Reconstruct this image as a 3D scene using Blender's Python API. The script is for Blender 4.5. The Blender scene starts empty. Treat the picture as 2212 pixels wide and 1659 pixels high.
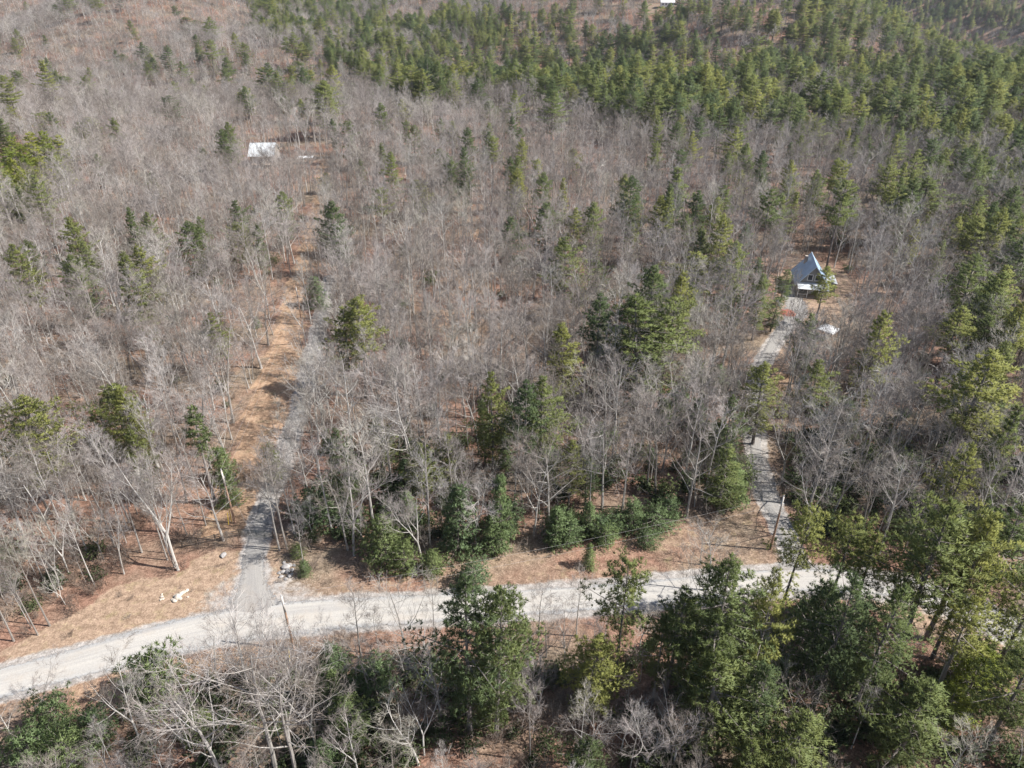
import bpy, math, random
import numpy as np
from mathutils import Vector, Matrix

# ------------------------------------------------------------------ camera, sky, sun, exposure
S = bpy.context.scene
COL = S.collection
CAM_H = 75.0
PITCH = math.radians(31.0)
FU = 1534.0                       # focal length in pixels of a 2212 px wide copy of the photograph
cam_d = bpy.data.cameras.new('camera')
cam_d.sensor_width = 36.0
cam_d.lens = FU / 2212.0 * 36.0
cam_d.clip_start = 1.0
cam_d.clip_end = 20000.0
cam = bpy.data.objects.new('camera', cam_d)
COL.objects.link(cam)
cam.location = (0, 0, CAM_H)
cam.rotation_euler = (math.pi / 2 - PITCH, 0, 0)
S.camera = cam

SUN_EL = math.radians(45.0)
SUN_DIR = Vector((math.cos(SUN_EL) * 0.99, -math.cos(SUN_EL) * 0.12, math.sin(SUN_EL))).normalized()   # towards the sun
W = bpy.data.worlds.new('World')
S.world = W
W.use_nodes = True
wn = W.node_tree
sky = wn.nodes.new('ShaderNodeTexSky')
sky.sky_type = 'NISHITA'
sky.sun_disc = False
sky.sun_elevation = SUN_EL
sky.sun_rotation = math.atan2(SUN_DIR.x, SUN_DIR.y)
sky.air_density = 1.0
sky.dust_density = 1.5
bg = wn.nodes['Background']
bg.inputs['Strength'].default_value = 0.085
wn.links.new(sky.outputs[0], bg.inputs['Color'])

sl = bpy.data.lights.new('sun', 'SUN')
sl.energy = 4.9
sl.angle = math.radians(0.53)
sl.color = (1.0, 0.97, 0.925)
so = bpy.data.objects.new('sun', sl)
COL.objects.link(so)
so.location = (60, -10, 120)
so.rotation_euler = SUN_DIR.to_track_quat('Z', 'Y').to_euler()

S.view_settings.view_transform = 'Standard'
S.view_settings.look = 'None'
S.view_settings.gamma = 1.0
S.view_settings.use_curve_mapping = False
S.view_settings.exposure = 1.08
S.render.engine = 'CYCLES'
S.cycles.max_bounces = 5
S.cycles.diffuse_bounces = 3
S.cycles.transparent_max_bounces = 4
S.cycles.use_adaptive_sampling = False

HAZE = 0.000045

# ------------------------------------------------------------------ terrain and pixel -> ground
def sstep(a, b, t):
    t = np.clip((t - a) / (b - a), 0, 1)
    return t * t * (3 - 2 * t)

def terrain(x, y):
    x = np.asarray(x, float); y = np.asarray(y, float)
    z = 0.9 * np.sin(x / 47 + 1.3) * np.cos(y / 61 + .4) + 0.6 * np.sin(x / 23 + y / 31)
    z = z * sstep(60, 170, np.hypot(x, y)) * 1.0
    d = y + 0.0
    z = z - 20 * sstep(430, 530, d - 0.12 * x)                      # the ground falls behind the near crest
    z = z + (40 + 10 * np.sin(x / 150)) * sstep(540, 960, d)
    z = z + 19 * np.sin(x / 88 + d / 150) * sstep(480, 760, d) + 12 * np.sin(x / 57 - d / 83) * sstep(520, 800, d)
    crest = 1270 - 1.0 * np.clip(x, -1000, 800)
    z = z - 115 * sstep(0, 210, d - crest)                           # the ridge drops into the next valley
    z = z + 310 * sstep(250, 1500, d - crest) + 38 * np.sin(x / 190 + 1) * sstep(200, 500, d - crest)
    z = z + 16 * sstep(350, 900, -x + 0.3 * y - 330)                 # the left side climbs
    return z

CP, SP = math.cos(PITCH), math.sin(PITCH)
def ray(u, v):
    X = (u - 1106.0) / FU
    Y = -(v - 829.5) / FU
    return Vector((X, CP + Y * SP, -SP + Y * CP)).normalized()

def G(u, v, H=0.0):
    """the point of the ground (or H metres above it) seen at pixel u, v"""
    d = ray(u, v)
    t, step = 30.0, 2.0
    prev = t
    while t < 6000:
        p = Vector((0, 0, CAM_H)) + d * t
        if p.z < float(terrain(p.x, p.y)) + H:
            a, b = prev, t
            for _ in range(24):
                m = (a + b) / 2
                p = Vector((0, 0, CAM_H)) + d * m
                if p.z < float(terrain(p.x, p.y)) + H: b = m
                else: a = m
            p = Vector((0, 0, CAM_H)) + d * b
            return Vector((p.x, p.y, float(terrain(p.x, p.y))))
        prev = t
        t += step; step *= 1.02
    p = Vector((0, 0, CAM_H)) + d * 2500
    return Vector((p.x, p.y, float(terrain(p.x, p.y))))

def project(x, y, z):
    x = np.asarray(x, float); y = np.asarray(y, float); z = np.asarray(z, float) - CAM_H
    depth = y * CP - z * SP
    up = y * SP + z * CP
    return 1106 + FU * x / depth, 829.5 - FU * up / depth, depth

def in_poly(px, py, poly):
    px = np.asarray(px, float); py = np.asarray(py, float)
    inside = np.zeros(px.shape, bool)
    n = len(poly)
    for i in range(n):
        x0, y0 = poly[i][:2]; x1, y1 = poly[(i + 1) % n][:2]
        c = (y0 > py) != (y1 > py)
        xi = (x1 - x0) * (py - y0) / ((y1 - y0) if y1 != y0 else 1e-9) + x0
        inside ^= c & (px < xi)
    return inside

def poly_dist(px, py, line):
    """distance to a polyline in plan"""
    px = np.asarray(px, float); py = np.asarray(py, float)
    best = np.full(px.shape, 1e9)
    for (x0, y0), (x1, y1) in zip(line[:-1], line[1:]):
        dx, dy = x1 - x0, y1 - y0
        L = dx * dx + dy * dy + 1e-9
        t = np.clip(((px - x0) * dx + (py - y0) * dy) / L, 0, 1)
        best = np.minimum(best, np.hypot(px - x0 - t * dx, py - y0 - t * dy))
    return best

# ------------------------------------------------------------------ materials
def mat(name, rough=0.9):
    m = bpy.data.materials.new(name); m.use_nodes = True
    b = m.node_tree.nodes['Principled BSDF']
    b.inputs['Roughness'].default_value = rough
    b.inputs['Specular IOR Level'].default_value = 0.25
    return m, m.node_tree, b

def N(nt, kind, **kw):
    n = nt.nodes.new(kind)
    for k, v in kw.items(): setattr(n, k, v)
    return n

def ramp(nt, fac, stops):
    r = N(nt, 'ShaderNodeValToRGB')
    el = r.color_ramp.elements
    while len(el) < len(stops): el.new(0.5)
    for e, (p, c) in zip(el, stops):
        e.position = p; e.color = (*c, 1)
    nt.links.new(fac, r.inputs[0])
    return r.outputs[0]

def noise(nt, scale, detail=4, rough=0.6, vec=None, out='Fac'):
    n = N(nt, 'ShaderNodeTexNoise')
    n.inputs['Scale'].default_value = scale
    n.inputs['Detail'].default_value = detail
    n.inputs['Roughness'].default_value = rough
    if vec is not None: nt.links.new(vec, n.inputs['Vector'])
    return n.outputs[out]

def mixc(nt, fac, a, b, mode='MIX'):
    m = N(nt, 'ShaderNodeMix', data_type='RGBA', blend_type=mode)
    def put(sock, val):
        if isinstance(val, (int, float)): sock.default_value = val
        elif isinstance(val, tuple): sock.default_value = (*val, 1)
        else: nt.links.new(val, sock)
    put(m.inputs[0], fac); put(m.inputs[6], a); put(m.inputs[7], b)
    return m.outputs[2]

def mth(nt, op, a, b=0.0, c=0.0):
    m = N(nt, 'ShaderNodeMath', operation=op)
    for i, v in enumerate((a, b, c)):
        if isinstance(v, (int, float)): m.inputs[i].default_value = v
        else: nt.links.new(v, m.inputs[i])
    return m.outputs[0]

def bump(nt, b, h, strength, dist):
    bp = N(nt, 'ShaderNodeBump')
    bp.inputs['Strength'].default_value = strength
    bp.inputs['Distance'].default_value = dist
    nt.links.new(h, bp.inputs['Height'])
    nt.links.new(bp.outputs[0], b.inputs['Normal'])

def objrand(nt): return N(nt, 'ShaderNodeObjectInfo').outputs['Random']
def geopos(nt): return N(nt, 'ShaderNodeNewGeometry').outputs['Position']
def objco(nt): return N(nt, 'ShaderNodeTexCoord').outputs['Object']

def plain(name, col, rough=0.8, var=0.25, scale=3.0, metal=0.0):
    m, nt, b = mat(name, rough)
    n = noise(nt, scale, 5, 0.6, objco(nt))
    lo = tuple(c * (1 - var) for c in col); hi = tuple(min(1, c * (1 + var)) for c in col)
    nt.links.new(ramp(nt, n, [(0.3, lo), (0.7, hi)]), b.inputs['Base Color'])
    b.inputs['Metallic'].default_value = metal
    return m

# ground: leaf litter, dry grass, orange leaf lane, thin lawn, masked by the 'zone' attribute
def make_ground_mat():
    m, nt, b = mat('ground_litter', 0.95)
    P = geopos(nt)
    att = N(nt, 'ShaderNodeAttribute', attribute_name='zone')
    sep = N(nt, 'ShaderNodeSeparateColor'); nt.links.new(att.outputs['Color'], sep.inputs[0])
    n_big = noise(nt, 0.05, 4, 0.6, P)
    n_mid = noise(nt, 0.5, 5, 0.65, P)
    n_fine = noise(nt, 4.0, 4, 0.75, P)
    n_leaf = noise(nt, 2.2, 3, 0.8, P)
    wob = mth(nt, 'MULTIPLY', mth(nt, 'SUBTRACT', n_mid, 0.5), 1.1)
    litter = ramp(nt, n_fine, [(0.28, (0.08, 0.044, 0.031)), (0.46, (0.205, 0.114, 0.08)), (0.62, (0.31, 0.186, 0.133)), (0.8, (0.44, 0.31, 0.24))])
    litter2 = ramp(nt, n_fine, [(0.3, (0.105, 0.082, 0.058)), (0.5, (0.21, 0.16, 0.115)), (0.75, (0.36, 0.29, 0.215))])
    litter = mixc(nt, ramp(nt, n_big, [(0.42, (0, 0, 0)), (0.6, (1, 1, 1))]), litter, litter2)
    grass = ramp(nt, n_fine, [(0.25, (0.175, 0.118, 0.082)), (0.5, (0.305, 0.215, 0.152)), (0.78, (0.43, 0.325, 0.24))])
    grass_g = ramp(nt, n_fine, [(0.25, (0.15, 0.125, 0.06)), (0.75, (0.33, 0.27, 0.14))])
    grass = mixc(nt, ramp(nt, n_mid, [(0.52, (0, 0, 0)), (0.75, (0.8, 0.8, 0.8))]), grass, grass_g)
    lane = ramp(nt, n_fine, [(0.25, (0.20, 0.12, 0.072)), (0.5, (0.335, 0.218, 0.14)), (0.78, (0.46, 0.335, 0.225))])
    lane = mixc(nt, ramp(nt, n_mid, [(0.45, (0, 0, 0)), (0.65, (0.7, 0.7, 0.7))]), lane, grass)
    def mask(s):
        v = mth(nt, 'ADD', s, wob)
        return ramp(nt, v, [(0.35, (0, 0, 0)), (0.65, (1, 1, 1))])
    col = mixc(nt, mask(sep.outputs[0]), litter, grass)
    col = mixc(nt, mask(sep.outputs[1]), col, lane)
    grav = ramp(nt, n_fine, [(0.2, (0.20, 0.18, 0.165)), (0.8, (0.46, 0.43, 0.40))])
    col = mixc(nt, mask(sep.outputs[2]), col, grav)
    mott = ramp(nt, noise(nt, 1.1, 4, 0.7, P), [(0.36, (0.62, 0.60, 0.58)), (0.62, (1.08, 1.08, 1.08))])
    col = mixc(nt, 1.0, col, mott, 'MULTIPLY')
    # single pale dry leaves lying about
    spk = ramp(nt, n_leaf, [(0.66, (0, 0, 0)), (0.74, (0.55, 0.55, 0.55))])
    col = mixc(nt, spk, col, (0.50, 0.40, 0.31))
    nt.links.new(col, b.inputs['Base Color'])
    bump(nt, b, n_fine, 0.9, 0.12)
    return m

def make_gravel_mat(name, tint=(1, 1, 1), ragged=0.42):
    m, nt, b = mat(name, 0.95)
    uv = N(nt, 'ShaderNodeUVMap').outputs[0]
    sx = N(nt, 'ShaderNodeSeparateXYZ'); nt.links.new(uv, sx.inputs[0])
    P = geopos(nt)
    nf = noise(nt, 7.0, 4, 0.8, P)
    mp = N(nt, 'ShaderNodeMapping'); nt.links.new(uv, mp.inputs[0]); mp.inputs['Scale'].default_value = (0.018, 3.2, 1)
    ns = noise(nt, 3.0, 4, 0.6, mp.outputs[0])
    nb = noise(nt, 0.35, 4, 0.6, P)
    base = ramp(nt, nf, [(0.2, (0.265, 0.252, 0.232)), (0.5, (0.355, 0.338, 0.313)), (0.8, (0.44, 0.42, 0.392))])
    shoulder = ramp(nt, nf, [(0.2, (0.20, 0.205, 0.21)), (0.8, (0.38, 0.385, 0.39))])
    # across the road v runs 0..1: loose darker gravel at the edges and between the wheel tracks
    vv = sx.outputs[1]
    edge = mth(nt, 'ABSOLUTE', mth(nt, 'SUBTRACT', vv, 0.5))
    e2 = mth(nt, 'ADD', edge, mth(nt, 'MULTIPLY', mth(nt, 'SUBTRACT', nb, 0.5), 0.25))
    col = mixc(nt, ramp(nt, e2, [(0.30, (0, 0, 0)), (0.42, (0.85, 0.85, 0.85))]), base, shoulder)
    streak = ramp(nt, ns, [(0.36, (0.84, 0.84, 0.85)), (0.62, (1.03, 1.02, 1.0))])
    col = mixc(nt, 1.0, col, streak, 'MULTIPLY')
    dirt = ramp(nt, nb, [(0.5, (0, 0, 0)), (0.75, (0.45, 0.45, 0.45))])
    col = mixc(nt, dirt, col, (0.36, 0.30, 0.24))
    col = mixc(nt, 1.0, col, tint, 'MULTIPLY')
    nt.links.new(col, b.inputs['Base Color'])
    bump(nt, b, nf, 0.6, 0.05)
    # ragged edge: the gravel thins out over the litter
    ne = noise(nt, 1.6, 5, 0.75, P)
    e3 = mth(nt, 'ADD', edge, mth(nt, 'MULTIPLY', mth(nt, 'SUBTRACT', ne, 0.5), ragged))
    a = ramp(nt, e3, [(0.43 - ragged * .12, (1, 1, 1)), (0.49 - ragged * .05, (0, 0, 0))])
    nt.links.new(a, b.inputs['Alpha'])
    return m

def make_bark_mat(name, stops, bias=0.0):
    m, nt, b = mat(name, 0.95)
    r = objrand(nt)
    n = noise(nt, 2.5, 4, 0.7, objco(nt))
    v = mth(nt, 'ADD', mth(nt, 'MULTIPLY', r, 0.75), mth(nt, 'MULTIPLY', n, 0.35))
    nt.links.new(ramp(nt, v, stops), b.inputs['Base Color'])
    return m

def make_needle_mat(name, stops):
    m, nt, b = mat(name, 0.6)
    r = objrand(nt)
    n = noise(nt, 0.55, 3, 0.6, objco(nt))
    v = mth(nt, 'ADD', mth(nt, 'MULTIPLY', r, 0.8), mth(nt, 'MULTIPLY', mth(nt, 'SUBTRACT', n, 0.5), 0.75))
    c = ramp(nt, v, stops)
    nt.links.new(c, b.inputs['Base Color'])
    tr = N(nt, 'ShaderNodeBsdfTranslucent'); nt.links.new(c, tr.inputs[0])
    mx = N(nt, 'ShaderNodeMixShader'); mx.inputs[0].default_value = 0.5
    nt.links.new(b.outputs[0], mx.inputs[1]); nt.links.new(tr.outputs[0], mx.inputs[2])
    nt.links.new(mx.outputs[0], nt.nodes['Material Output'].inputs[0])
    return m

M = {}
M['ground'] = make_ground_mat()
M['gravel'] = make_gravel_mat('road_gravel')
M['drive'] = make_gravel_mat('drive_gravel', (0.74, 0.74, 0.75), 1.0)
M['bark'] = make_bark_mat('grey_bark', [(0.1, (0.14, 0.12, 0.105)), (0.35, (0.26, 0.238, 0.215)), (0.7, (0.38, 0.355, 0.325)), (1.0, (0.50, 0.475, 0.44))])
M['twig'] = make_bark_mat('twig_bark', [(0.1, (0.125, 0.103, 0.087)), (0.35, (0.20, 0.174, 0.15)), (0.6, (0.25, 0.218, 0.204)), (0.8, (0.33, 0.305, 0.285)), (1.0, (0.27, 0.25, 0.185))])
M['pinebark'] = make_bark_mat('pine_bark', [(0.1, (0.10, 0.085, 0.075)), (0.9, (0.25, 0.22, 0.20))])
M['needle'] = make_needle_mat('pine_needles', [(0.0, (0.12, 0.165, 0.075)), (0.35, (0.195, 0.235, 0.085)), (0.6, (0.265, 0.29, 0.098)), (0.85, (0.33, 0.335, 0.10)), (1.0, (0.38, 0.36, 0.105))])
M['young'] = make_needle_mat('young_pine_needles', [(0.0, (0.17, 0.24, 0.12)), (0.5, (0.245, 0.32, 0.135)), (1.0, (0.32, 0.36, 0.14))])
M['larch'] = make_needle_mat('bright_needles', [(0.0, (0.24, 0.29, 0.06)), (0.5, (0.33, 0.36, 0.07)), (1.0, (0.42, 0.42, 0.08))])
M['rhodo'] = make_needle_mat('evergreen_leaves', [(0.0, (0.08, 0.11, 0.05)), (0.5, (0.14, 0.18, 0.08)), (1.0, (0.22, 0.25, 0.10))])
M['brush'] = make_bark_mat('brush_twigs', [(0.1, (0.11, 0.078, 0.06)), (0.5, (0.18, 0.138, 0.11)), (1.0, (0.26, 0.22, 0.185))])

# ------------------------------------------------------------------ mesh helpers
class MB:
    def __init__(self): self.v = []; self.f = []; self.m = []; self.q = None
    def tube(self, pts, rad, n=4, cap=False, mi=0):
        base = len(self.v)
        k = len(pts)
        pts = [Vector(p) for p in pts]
        for i in range(k):
            d = (pts[min(i + 1, k - 1)] - pts[max(i - 1, 0)])
            if d.length < 1e-6: d = Vector((0, 0, 1))
            d.normalize()
            a = d.orthogonal().normalized(); b2 = d.cross(a)
            if i == k - 1 and rad[i] <= 0:
                self.v.append(tuple(pts[i])); break
            for j in range(n):
                an = 2 * math.pi * j / n
                self.v.append(tuple(pts[i] + (a * math.cos(an) + b2 * math.sin(an)) * rad[i]))
        for i in range(k - 1):
            last = (i == k - 2 and rad[k - 1] <= 0)
            for j in range(n):
                p, q = base + i * n + j, base + i * n + (j + 1) % n
                if last: self.f.append((p, q, base + (i + 1) * n))
                else: self.f.append((p, q, q + n, p + n))
                self.m.append(mi)
        if cap and rad[-1] > 0:
            self.f.append(tuple(base + (k - 1) * n + j for j in range(n))); self.m.append(mi)
            self.f.append(tuple(base + n - 1 - j for j in range(n))); self.m.append(mi)
    def box(self, c, s, rz=0.0, mi=0, rx=0.0):
        base = len(self.v)
        R = Matrix.Rotation(rz, 3, 'Z') @ Matrix.Rotation(rx, 3, 'X')
        for dz in (-.5, .5):
            for dx, dy in ((-.5, -.5), (.5, -.5), (.5, .5), (-.5, .5)):
                self.v.append(tuple(Vector(c) + R @ Vector((dx * s[0], dy * s[1], dz * s[2]))))
        for f in ((3, 2, 1, 0), (4, 5, 6, 7), (0, 1, 5, 4), (1, 2, 6, 5), (2, 3, 7, 6), (3, 0, 4, 7)):
            self.f.append(tuple(base + i for i in f)); self.m.append(mi)
    def slab(self, quad, th):
        """a sheet with thickness: four corners, thickened along its normal"""
        q = [Vector(p) for p in quad]
        n = (q[1] - q[0]).cross(q[3] - q[0]).normalized() * th
        base = len(self.v)
        for p in q: self.v.append(tuple(p - n))
        for p in q: self.v.append(tuple(p))
        for f in ((3, 2, 1, 0), (4, 5, 6, 7), (0, 1, 5, 4), (1, 2, 6, 5), (2, 3, 7, 6), (3, 0, 4, 7)):
            self.f.append(tuple(base + i for i in f)); self.m.append(0)
    def prism(self, poly, axis, depth):
        base = len(self.v); n = len(poly); a = Vector(axis) * depth
        for p in poly: self.v.append(tuple(p))
        for p in poly: self.v.append(tuple(Vector(p) + a))
        self.f.append(tuple(base + n - 1 - i for i in range(n))); self.f.append(tuple(base + n + i for i in range(n)))
        for i in range(n):
            j = (i + 1) % n
            self.f.append((base + i, base + j, base + n + j, base + n + i))
        self.m += [0] * (n + 2)
    def mesh(self, name, mats, smooth=False):
        me = bpy.data.meshes.new(name)
        me.from_pydata(self.v, [], self.f)
        for mm in (mats if isinstance(mats, (list, tuple)) else [mats]): me.materials.append(mm)
        if any(self.m): me.polygons.foreach_set('material_index', self.m)
        if smooth or self.q: me.polygons.foreach_set('use_smooth', [True] * len(self.f))
        me.update()
        if self.q:                                                  # soft leaf normals: out of the tuft, out of the crown, up
            nn = [(0, 0, 0)] * (len(self.v) - len(self.q))
            for (x, y, z), q in zip(self.v[len(nn):], self.q):
                d = Vector(q) * .6 + Vector((x, y, 0)).normalized() * .5 + Vector((0, 0, .5))
                nn.append(tuple(d.normalized()))
            me.normals_split_custom_set_from_vertices(nn)
        return me

def link(name, data, parent=None, loc=None):
    o = bpy.data.objects.new(name, data)
    COL.objects.link(o)
    if parent is not None: o.parent = parent
    if loc is not None: o.location = loc
    return o

def tag(o, label=None, cat=None, group=None, kind=None):
    if label: o['label'] = label
    if cat: o['category'] = cat
    if group: o['group'] = group
    if kind: o['kind'] = kind
    return o

def thing(name, label, cat, loc, rz=0.0, group=None):
    o = link(name, None, None, loc)
    o.rotation_euler = (0, 0, rz)
    o.empty_display_size = 0.5
    return tag(o, label, cat, group)

# ------------------------------------------------------------------ the layout, traced as ground points
def line(pts): return [G(u, v) for u, v in pts]

ROAD_FAR = line([(-140, 1478), (0, 1440), (150, 1400), (300, 1355), (440, 1322), (560, 1303), (700, 1290), (900, 1281), (1130, 1270), (1300, 1260), (1450, 1246), (1600, 1232), (1750, 1226), (1900, 1238), (2000, 1258), (2100, 1292), (2212, 1346), (2330, 1420)])
ROAD_NEAR = line([(-140, 1556), (0, 1512), (150, 1474), (300, 1440), (460, 1402), (590, 1382), (720, 1366), (900, 1353), (1130, 1334), (1300, 1320), (1450, 1304), (1600, 1288), (1750, 1280), (1890, 1288), (1985, 1306), (2085, 1340), (2200, 1396), (2320, 1480)])
DL_L = line([(462, 1345), (478, 1312), (506, 1262), (520, 1205), (533, 1160), (549, 1110), (566, 1060), (591, 1000), (607, 955), (624, 905), (642, 850), (658, 790), (676, 720), (691, 660), (704, 600)])
DL_R = line([(640, 1325), (612, 1292), (586, 1262), (574, 1205), (579, 1160), (586, 1108), (601, 1060), (625, 1000), (642, 955), (656, 905), (670, 850), (682, 790), (697, 720), (710, 660), (721, 600)])
DR_L = line([(1655, 1232), (1686, 1205), (1680, 1170), (1664, 1128), (1645, 1090), (1630, 1050), (1620, 1000), (1616, 950), (1616, 900), (1619, 840), (1630, 790), (1652, 745), (1672, 712), (1688, 682), (1686, 640), (1680, 612)])
DR_R = line([(1790, 1230), (1740, 1208), (1722, 1170), (1704, 1128), (1685, 1085), (1668, 1046), (1652, 1000), (1646, 950), (1644, 900), (1648, 840), (1658, 790), (1684, 748), (1714, 716), (1748, 684), (1745, 655), (1716, 628)])
def mid(a, b): return [((p.x + q.x) / 2, (p.y + q.y) / 2) for p, q in zip(a, b)]
C_ROAD, C_DL, C_DR = mid(ROAD_FAR, ROAD_NEAR), mid(DL_L, DL_R), mid(DR_L, DR_R)
def wp(pts): return [(p.x, p.y) for p in line(pts)]
P_VERGE_L = wp([(0, 1445), (0, 1402), (70, 1375), (130, 1340), (200, 1300), (250, 1262), (330, 1248), (400, 1236), (440, 1190), (600, 1180), (610, 1300), (450, 1325), (250, 1375)])
P_VERGE_R = wp([(600, 1296), (596, 1215), (700, 1235), (780, 1250), (900, 1235), (1010, 1210), (1160, 1185), (1300, 1170), (1440, 1150), (1540, 1110), (1625, 1085), (1690, 1180), (1700, 1235), (1450, 1255), (1130, 1280), (900, 1290)])
P_VERGE_B = wp([(-60, 1515), (-60, 1580), (0, 1600), (30, 1520), (110, 1500), (210, 1530), (300, 1560), (345, 1490), (440, 1470), (600, 1415), (620, 1375), (300, 1435)])
P_VERGE_BR = wp([(1880, 1290), (1980, 1300), (2212, 1395), (2212, 1440), (2060, 1400), (1900, 1340)])
P_LANE = wp([(430, 1172), (448, 1100), (500, 1000), (520, 910), (552, 830), (592, 730), (610, 640), (640, 560), (664, 480), (680, 420), (690, 350), (714, 350), (714, 430), (694, 500), (674, 560), (662, 620), (658, 690), (652, 770), (640, 850), (604, 960), (566, 1070), (545, 1150)])
P_YARD = wp([(1665, 780), (1660, 720), (1680, 640), (1670, 605), (1700, 580), (1760, 560), (1830, 590), (1850, 650), (1840, 700), (1760, 760), (1700, 770)])
P_DR_VERGE = wp([(1700, 1100), (1690, 1000), (1680, 900), (1665, 800), (1720, 770), (1745, 860), (1740, 960), (1760, 1060)])
P_GAP = [wp([(960, 590), (1060, 590), (1070, 640), (930, 640)]), wp([(900, 660), (1130, 670), (1120, 730), (960, 740)]), wp([(990, 460), (1050, 470), (1040, 520), (985, 510)])]
P_GROVE = wp([(-60, 362), (150, 362), (135, 425), (60, 480), (-60, 490)])
P_HOUSE_L = wp([(530, 350), (720, 350), (720, 395), (640, 395), (535, 385)])
NO_TREE = [P_VERGE_L, P_VERGE_R, P_VERGE_B, P_LANE, P_YARD, P_HOUSE_L, P_GROVE]

# ------------------------------------------------------------------ ground sheet
def graded(lo, hi, a, b, s, g=1.06):
    mid_ = list(np.arange(a, b + s, s))
    out, st, x = [], s, mid_[-1]
    while x < hi: st *= g; x += st; out.append(x)
    inn, st, x = [], s, mid_[0]
    while x > lo: st *= g; x -= st; inn.append(x)
    return np.array(inn[::-1] + mid_ + out)

def build_ground():
    xs = graded(-5000, 5000, -125, 150, 1.3)
    ys = graded(-800, 8000, 36, 300, 1.3)
    X, Y = np.meshgrid(xs, ys)
    Z = terrain(X, Y)
    nx, ny = len(xs), len(ys)
    co = np.stack([X, Y, Z], -1).reshape(-1, 3)
    me = bpy.data.meshes.new('ground')
    idx = np.arange(nx * ny).reshape(ny, nx)
    q = np.stack([idx[:-1, :-1], idx[:-1, 1:], idx[1:, 1:], idx[1:, :-1]], -1).reshape(-1, 4)
    me.vertices.add(len(co)); me.vertices.foreach_set('co', co.ravel())
    me.loops.add(q.size); me.loops.foreach_set('vertex_index', q.ravel())
    me.polygons.add(len(q)); me.polygons.foreach_set('loop_start', np.arange(0, q.size, 4))
    me.update(calc_edges=True); me.validate()
    x, y = co[:, 0], co[:, 1]
    z = np.zeros((len(co), 4), np.float32); z[:, 3] = 1
    for p in (P_VERGE_L, P_VERGE_BR): z[in_poly(x, y, p), 0] = .92
    z[in_poly(x, y, P_VERGE_B), 0] = .5; z[in_poly(x, y, P_VERGE_B), 1] = .55
    z[in_poly(x, y, P_VERGE_R), 0] = 0.42
    z[in_poly(x, y, P_YARD), 0] = 0.8
    z[in_poly(x, y, P_LANE), 1] = 0.95
    z[in_poly(x, y, P_DR_VERGE), 1] = 0.6
    for p in P_GAP: z[in_poly(x, y, p), 1] = 0.62
    dr = poly_dist(x, y, C_ROAD)
    z[:, 2] = np.clip(.95 - (dr - 2.7) / 1.4, 0, 1) * (dr < 5.2)
    dd = np.minimum(poly_dist(x, y, C_DL), poly_dist(x, y, C_DR))
    z[:, 2] = np.maximum(z[:, 2], np.clip(0.6 - (dd - 1.9) / 1.2, 0, 1))
    J = G(556, 1296); dj = np.hypot((x - J.x) / 1.5, y - J.y)
    z[:, 2] = np.maximum(z[:, 2], .62 * np.clip(1.6 - dj / 5.0, 0, 1))
    at = me.color_attributes.new('zone', 'FLOAT_COLOR', 'POINT')
    at.data.foreach_set('color', z.ravel())
    me.polygons.foreach_set('use_smooth', [True] * len(q))
    me.materials.append(M['ground'])
    o = link('ground', me)
    tag(o, 'brown leaf litter forest floor and dry grass banks', kind='structure')
build_ground()

def ribbon(name, A, B, material, label, lift):
    """a gravel strip between two edges, resampled finely and draped on the ground"""
    def resample(L, n):
        P = np.array([(p.x, p.y) for p in L])
        # Catmull-Rom
        out = []
        m = len(P)
        t = np.linspace(0, m - 1 - 1e-6, n)
        for s in t:
            i = int(s); f = s - i
            p0, p1, p2, p3 = P[max(i - 1, 0)], P[i], P[min(i + 1, m - 1)], P[min(i + 2, m - 1)]
            out.append(0.5 * ((2 * p1) + (-p0 + p2) * f + (2 * p0 - 5 * p1 + 4 * p2 - p3) * f ** 2 + (-p0 + 3 * p1 - 3 * p2 + p3) * f ** 3))
        return np.array(out)
    n = 12 * len(A); k = 9
    a, b = resample(A, n), resample(B, n)
    v, f, uv = [], [], []
    s = 0.0
    for i in range(n):
        if i: s += np.linalg.norm((a[i] + b[i] - a[i - 1] - b[i - 1]) / 2)
        for j in range(k):
            t = j / (k - 1)
            wob = 0.0
            if j in (0, k - 1): wob = 0.22 * math.sin(s * 0.9 + j) + 0.15 * math.sin(s * 2.3 + 2 * j)
            p = a[i] * (1 - t) + b[i] * t
            p = p + (b[i] - a[i]) / (np.linalg.norm(b[i] - a[i]) + 1e-6) * wob
            crown = lift + 0.05 * (1 - (2 * t - 1) ** 2) - (0.07 if j in (0, k - 1) else 0)
            v.append((p[0], p[1], float(terrain(p[0], p[1])) + crown)); uv.append((s, t))
    for i in range(n - 1):
        for j in range(k - 1):
            q = i * k + j
            f.append((q, q + k, q + k + 1, q + 1))
    me = bpy.data.meshes.new(name); me.from_pydata(v, [], f)
    l = me.uv_layers.new(name='UVMap')
    li = np.zeros(len(me.loops), np.int32); me.loops.foreach_get('vertex_index', li)
    l.data.foreach_set('uv', np.array(uv, np.float32)[li].ravel())
    me.polygons.foreach_set('use_smooth', [True] * len(f))
    me.update()
    # faces up
    if me.polygons[0].normal.z < 0: me.flip_normals()
    me.materials.append(material)
    return tag(link(name, me), label, kind='structure')
ribbon('road', ROAD_FAR, ROAD_NEAR, M['gravel'], 'pale gravel road crossing the wood from side to side', 0.045)
ribbon('driveway', DL_L, DL_R, M['drive'], 'grey gravel driveway behind the metal gate', 0.03)
ribbon('driveway', DR_L, DR_R, M['drive'], 'grey gravel driveway climbing to the blue roofed house', 0.03)

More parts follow.
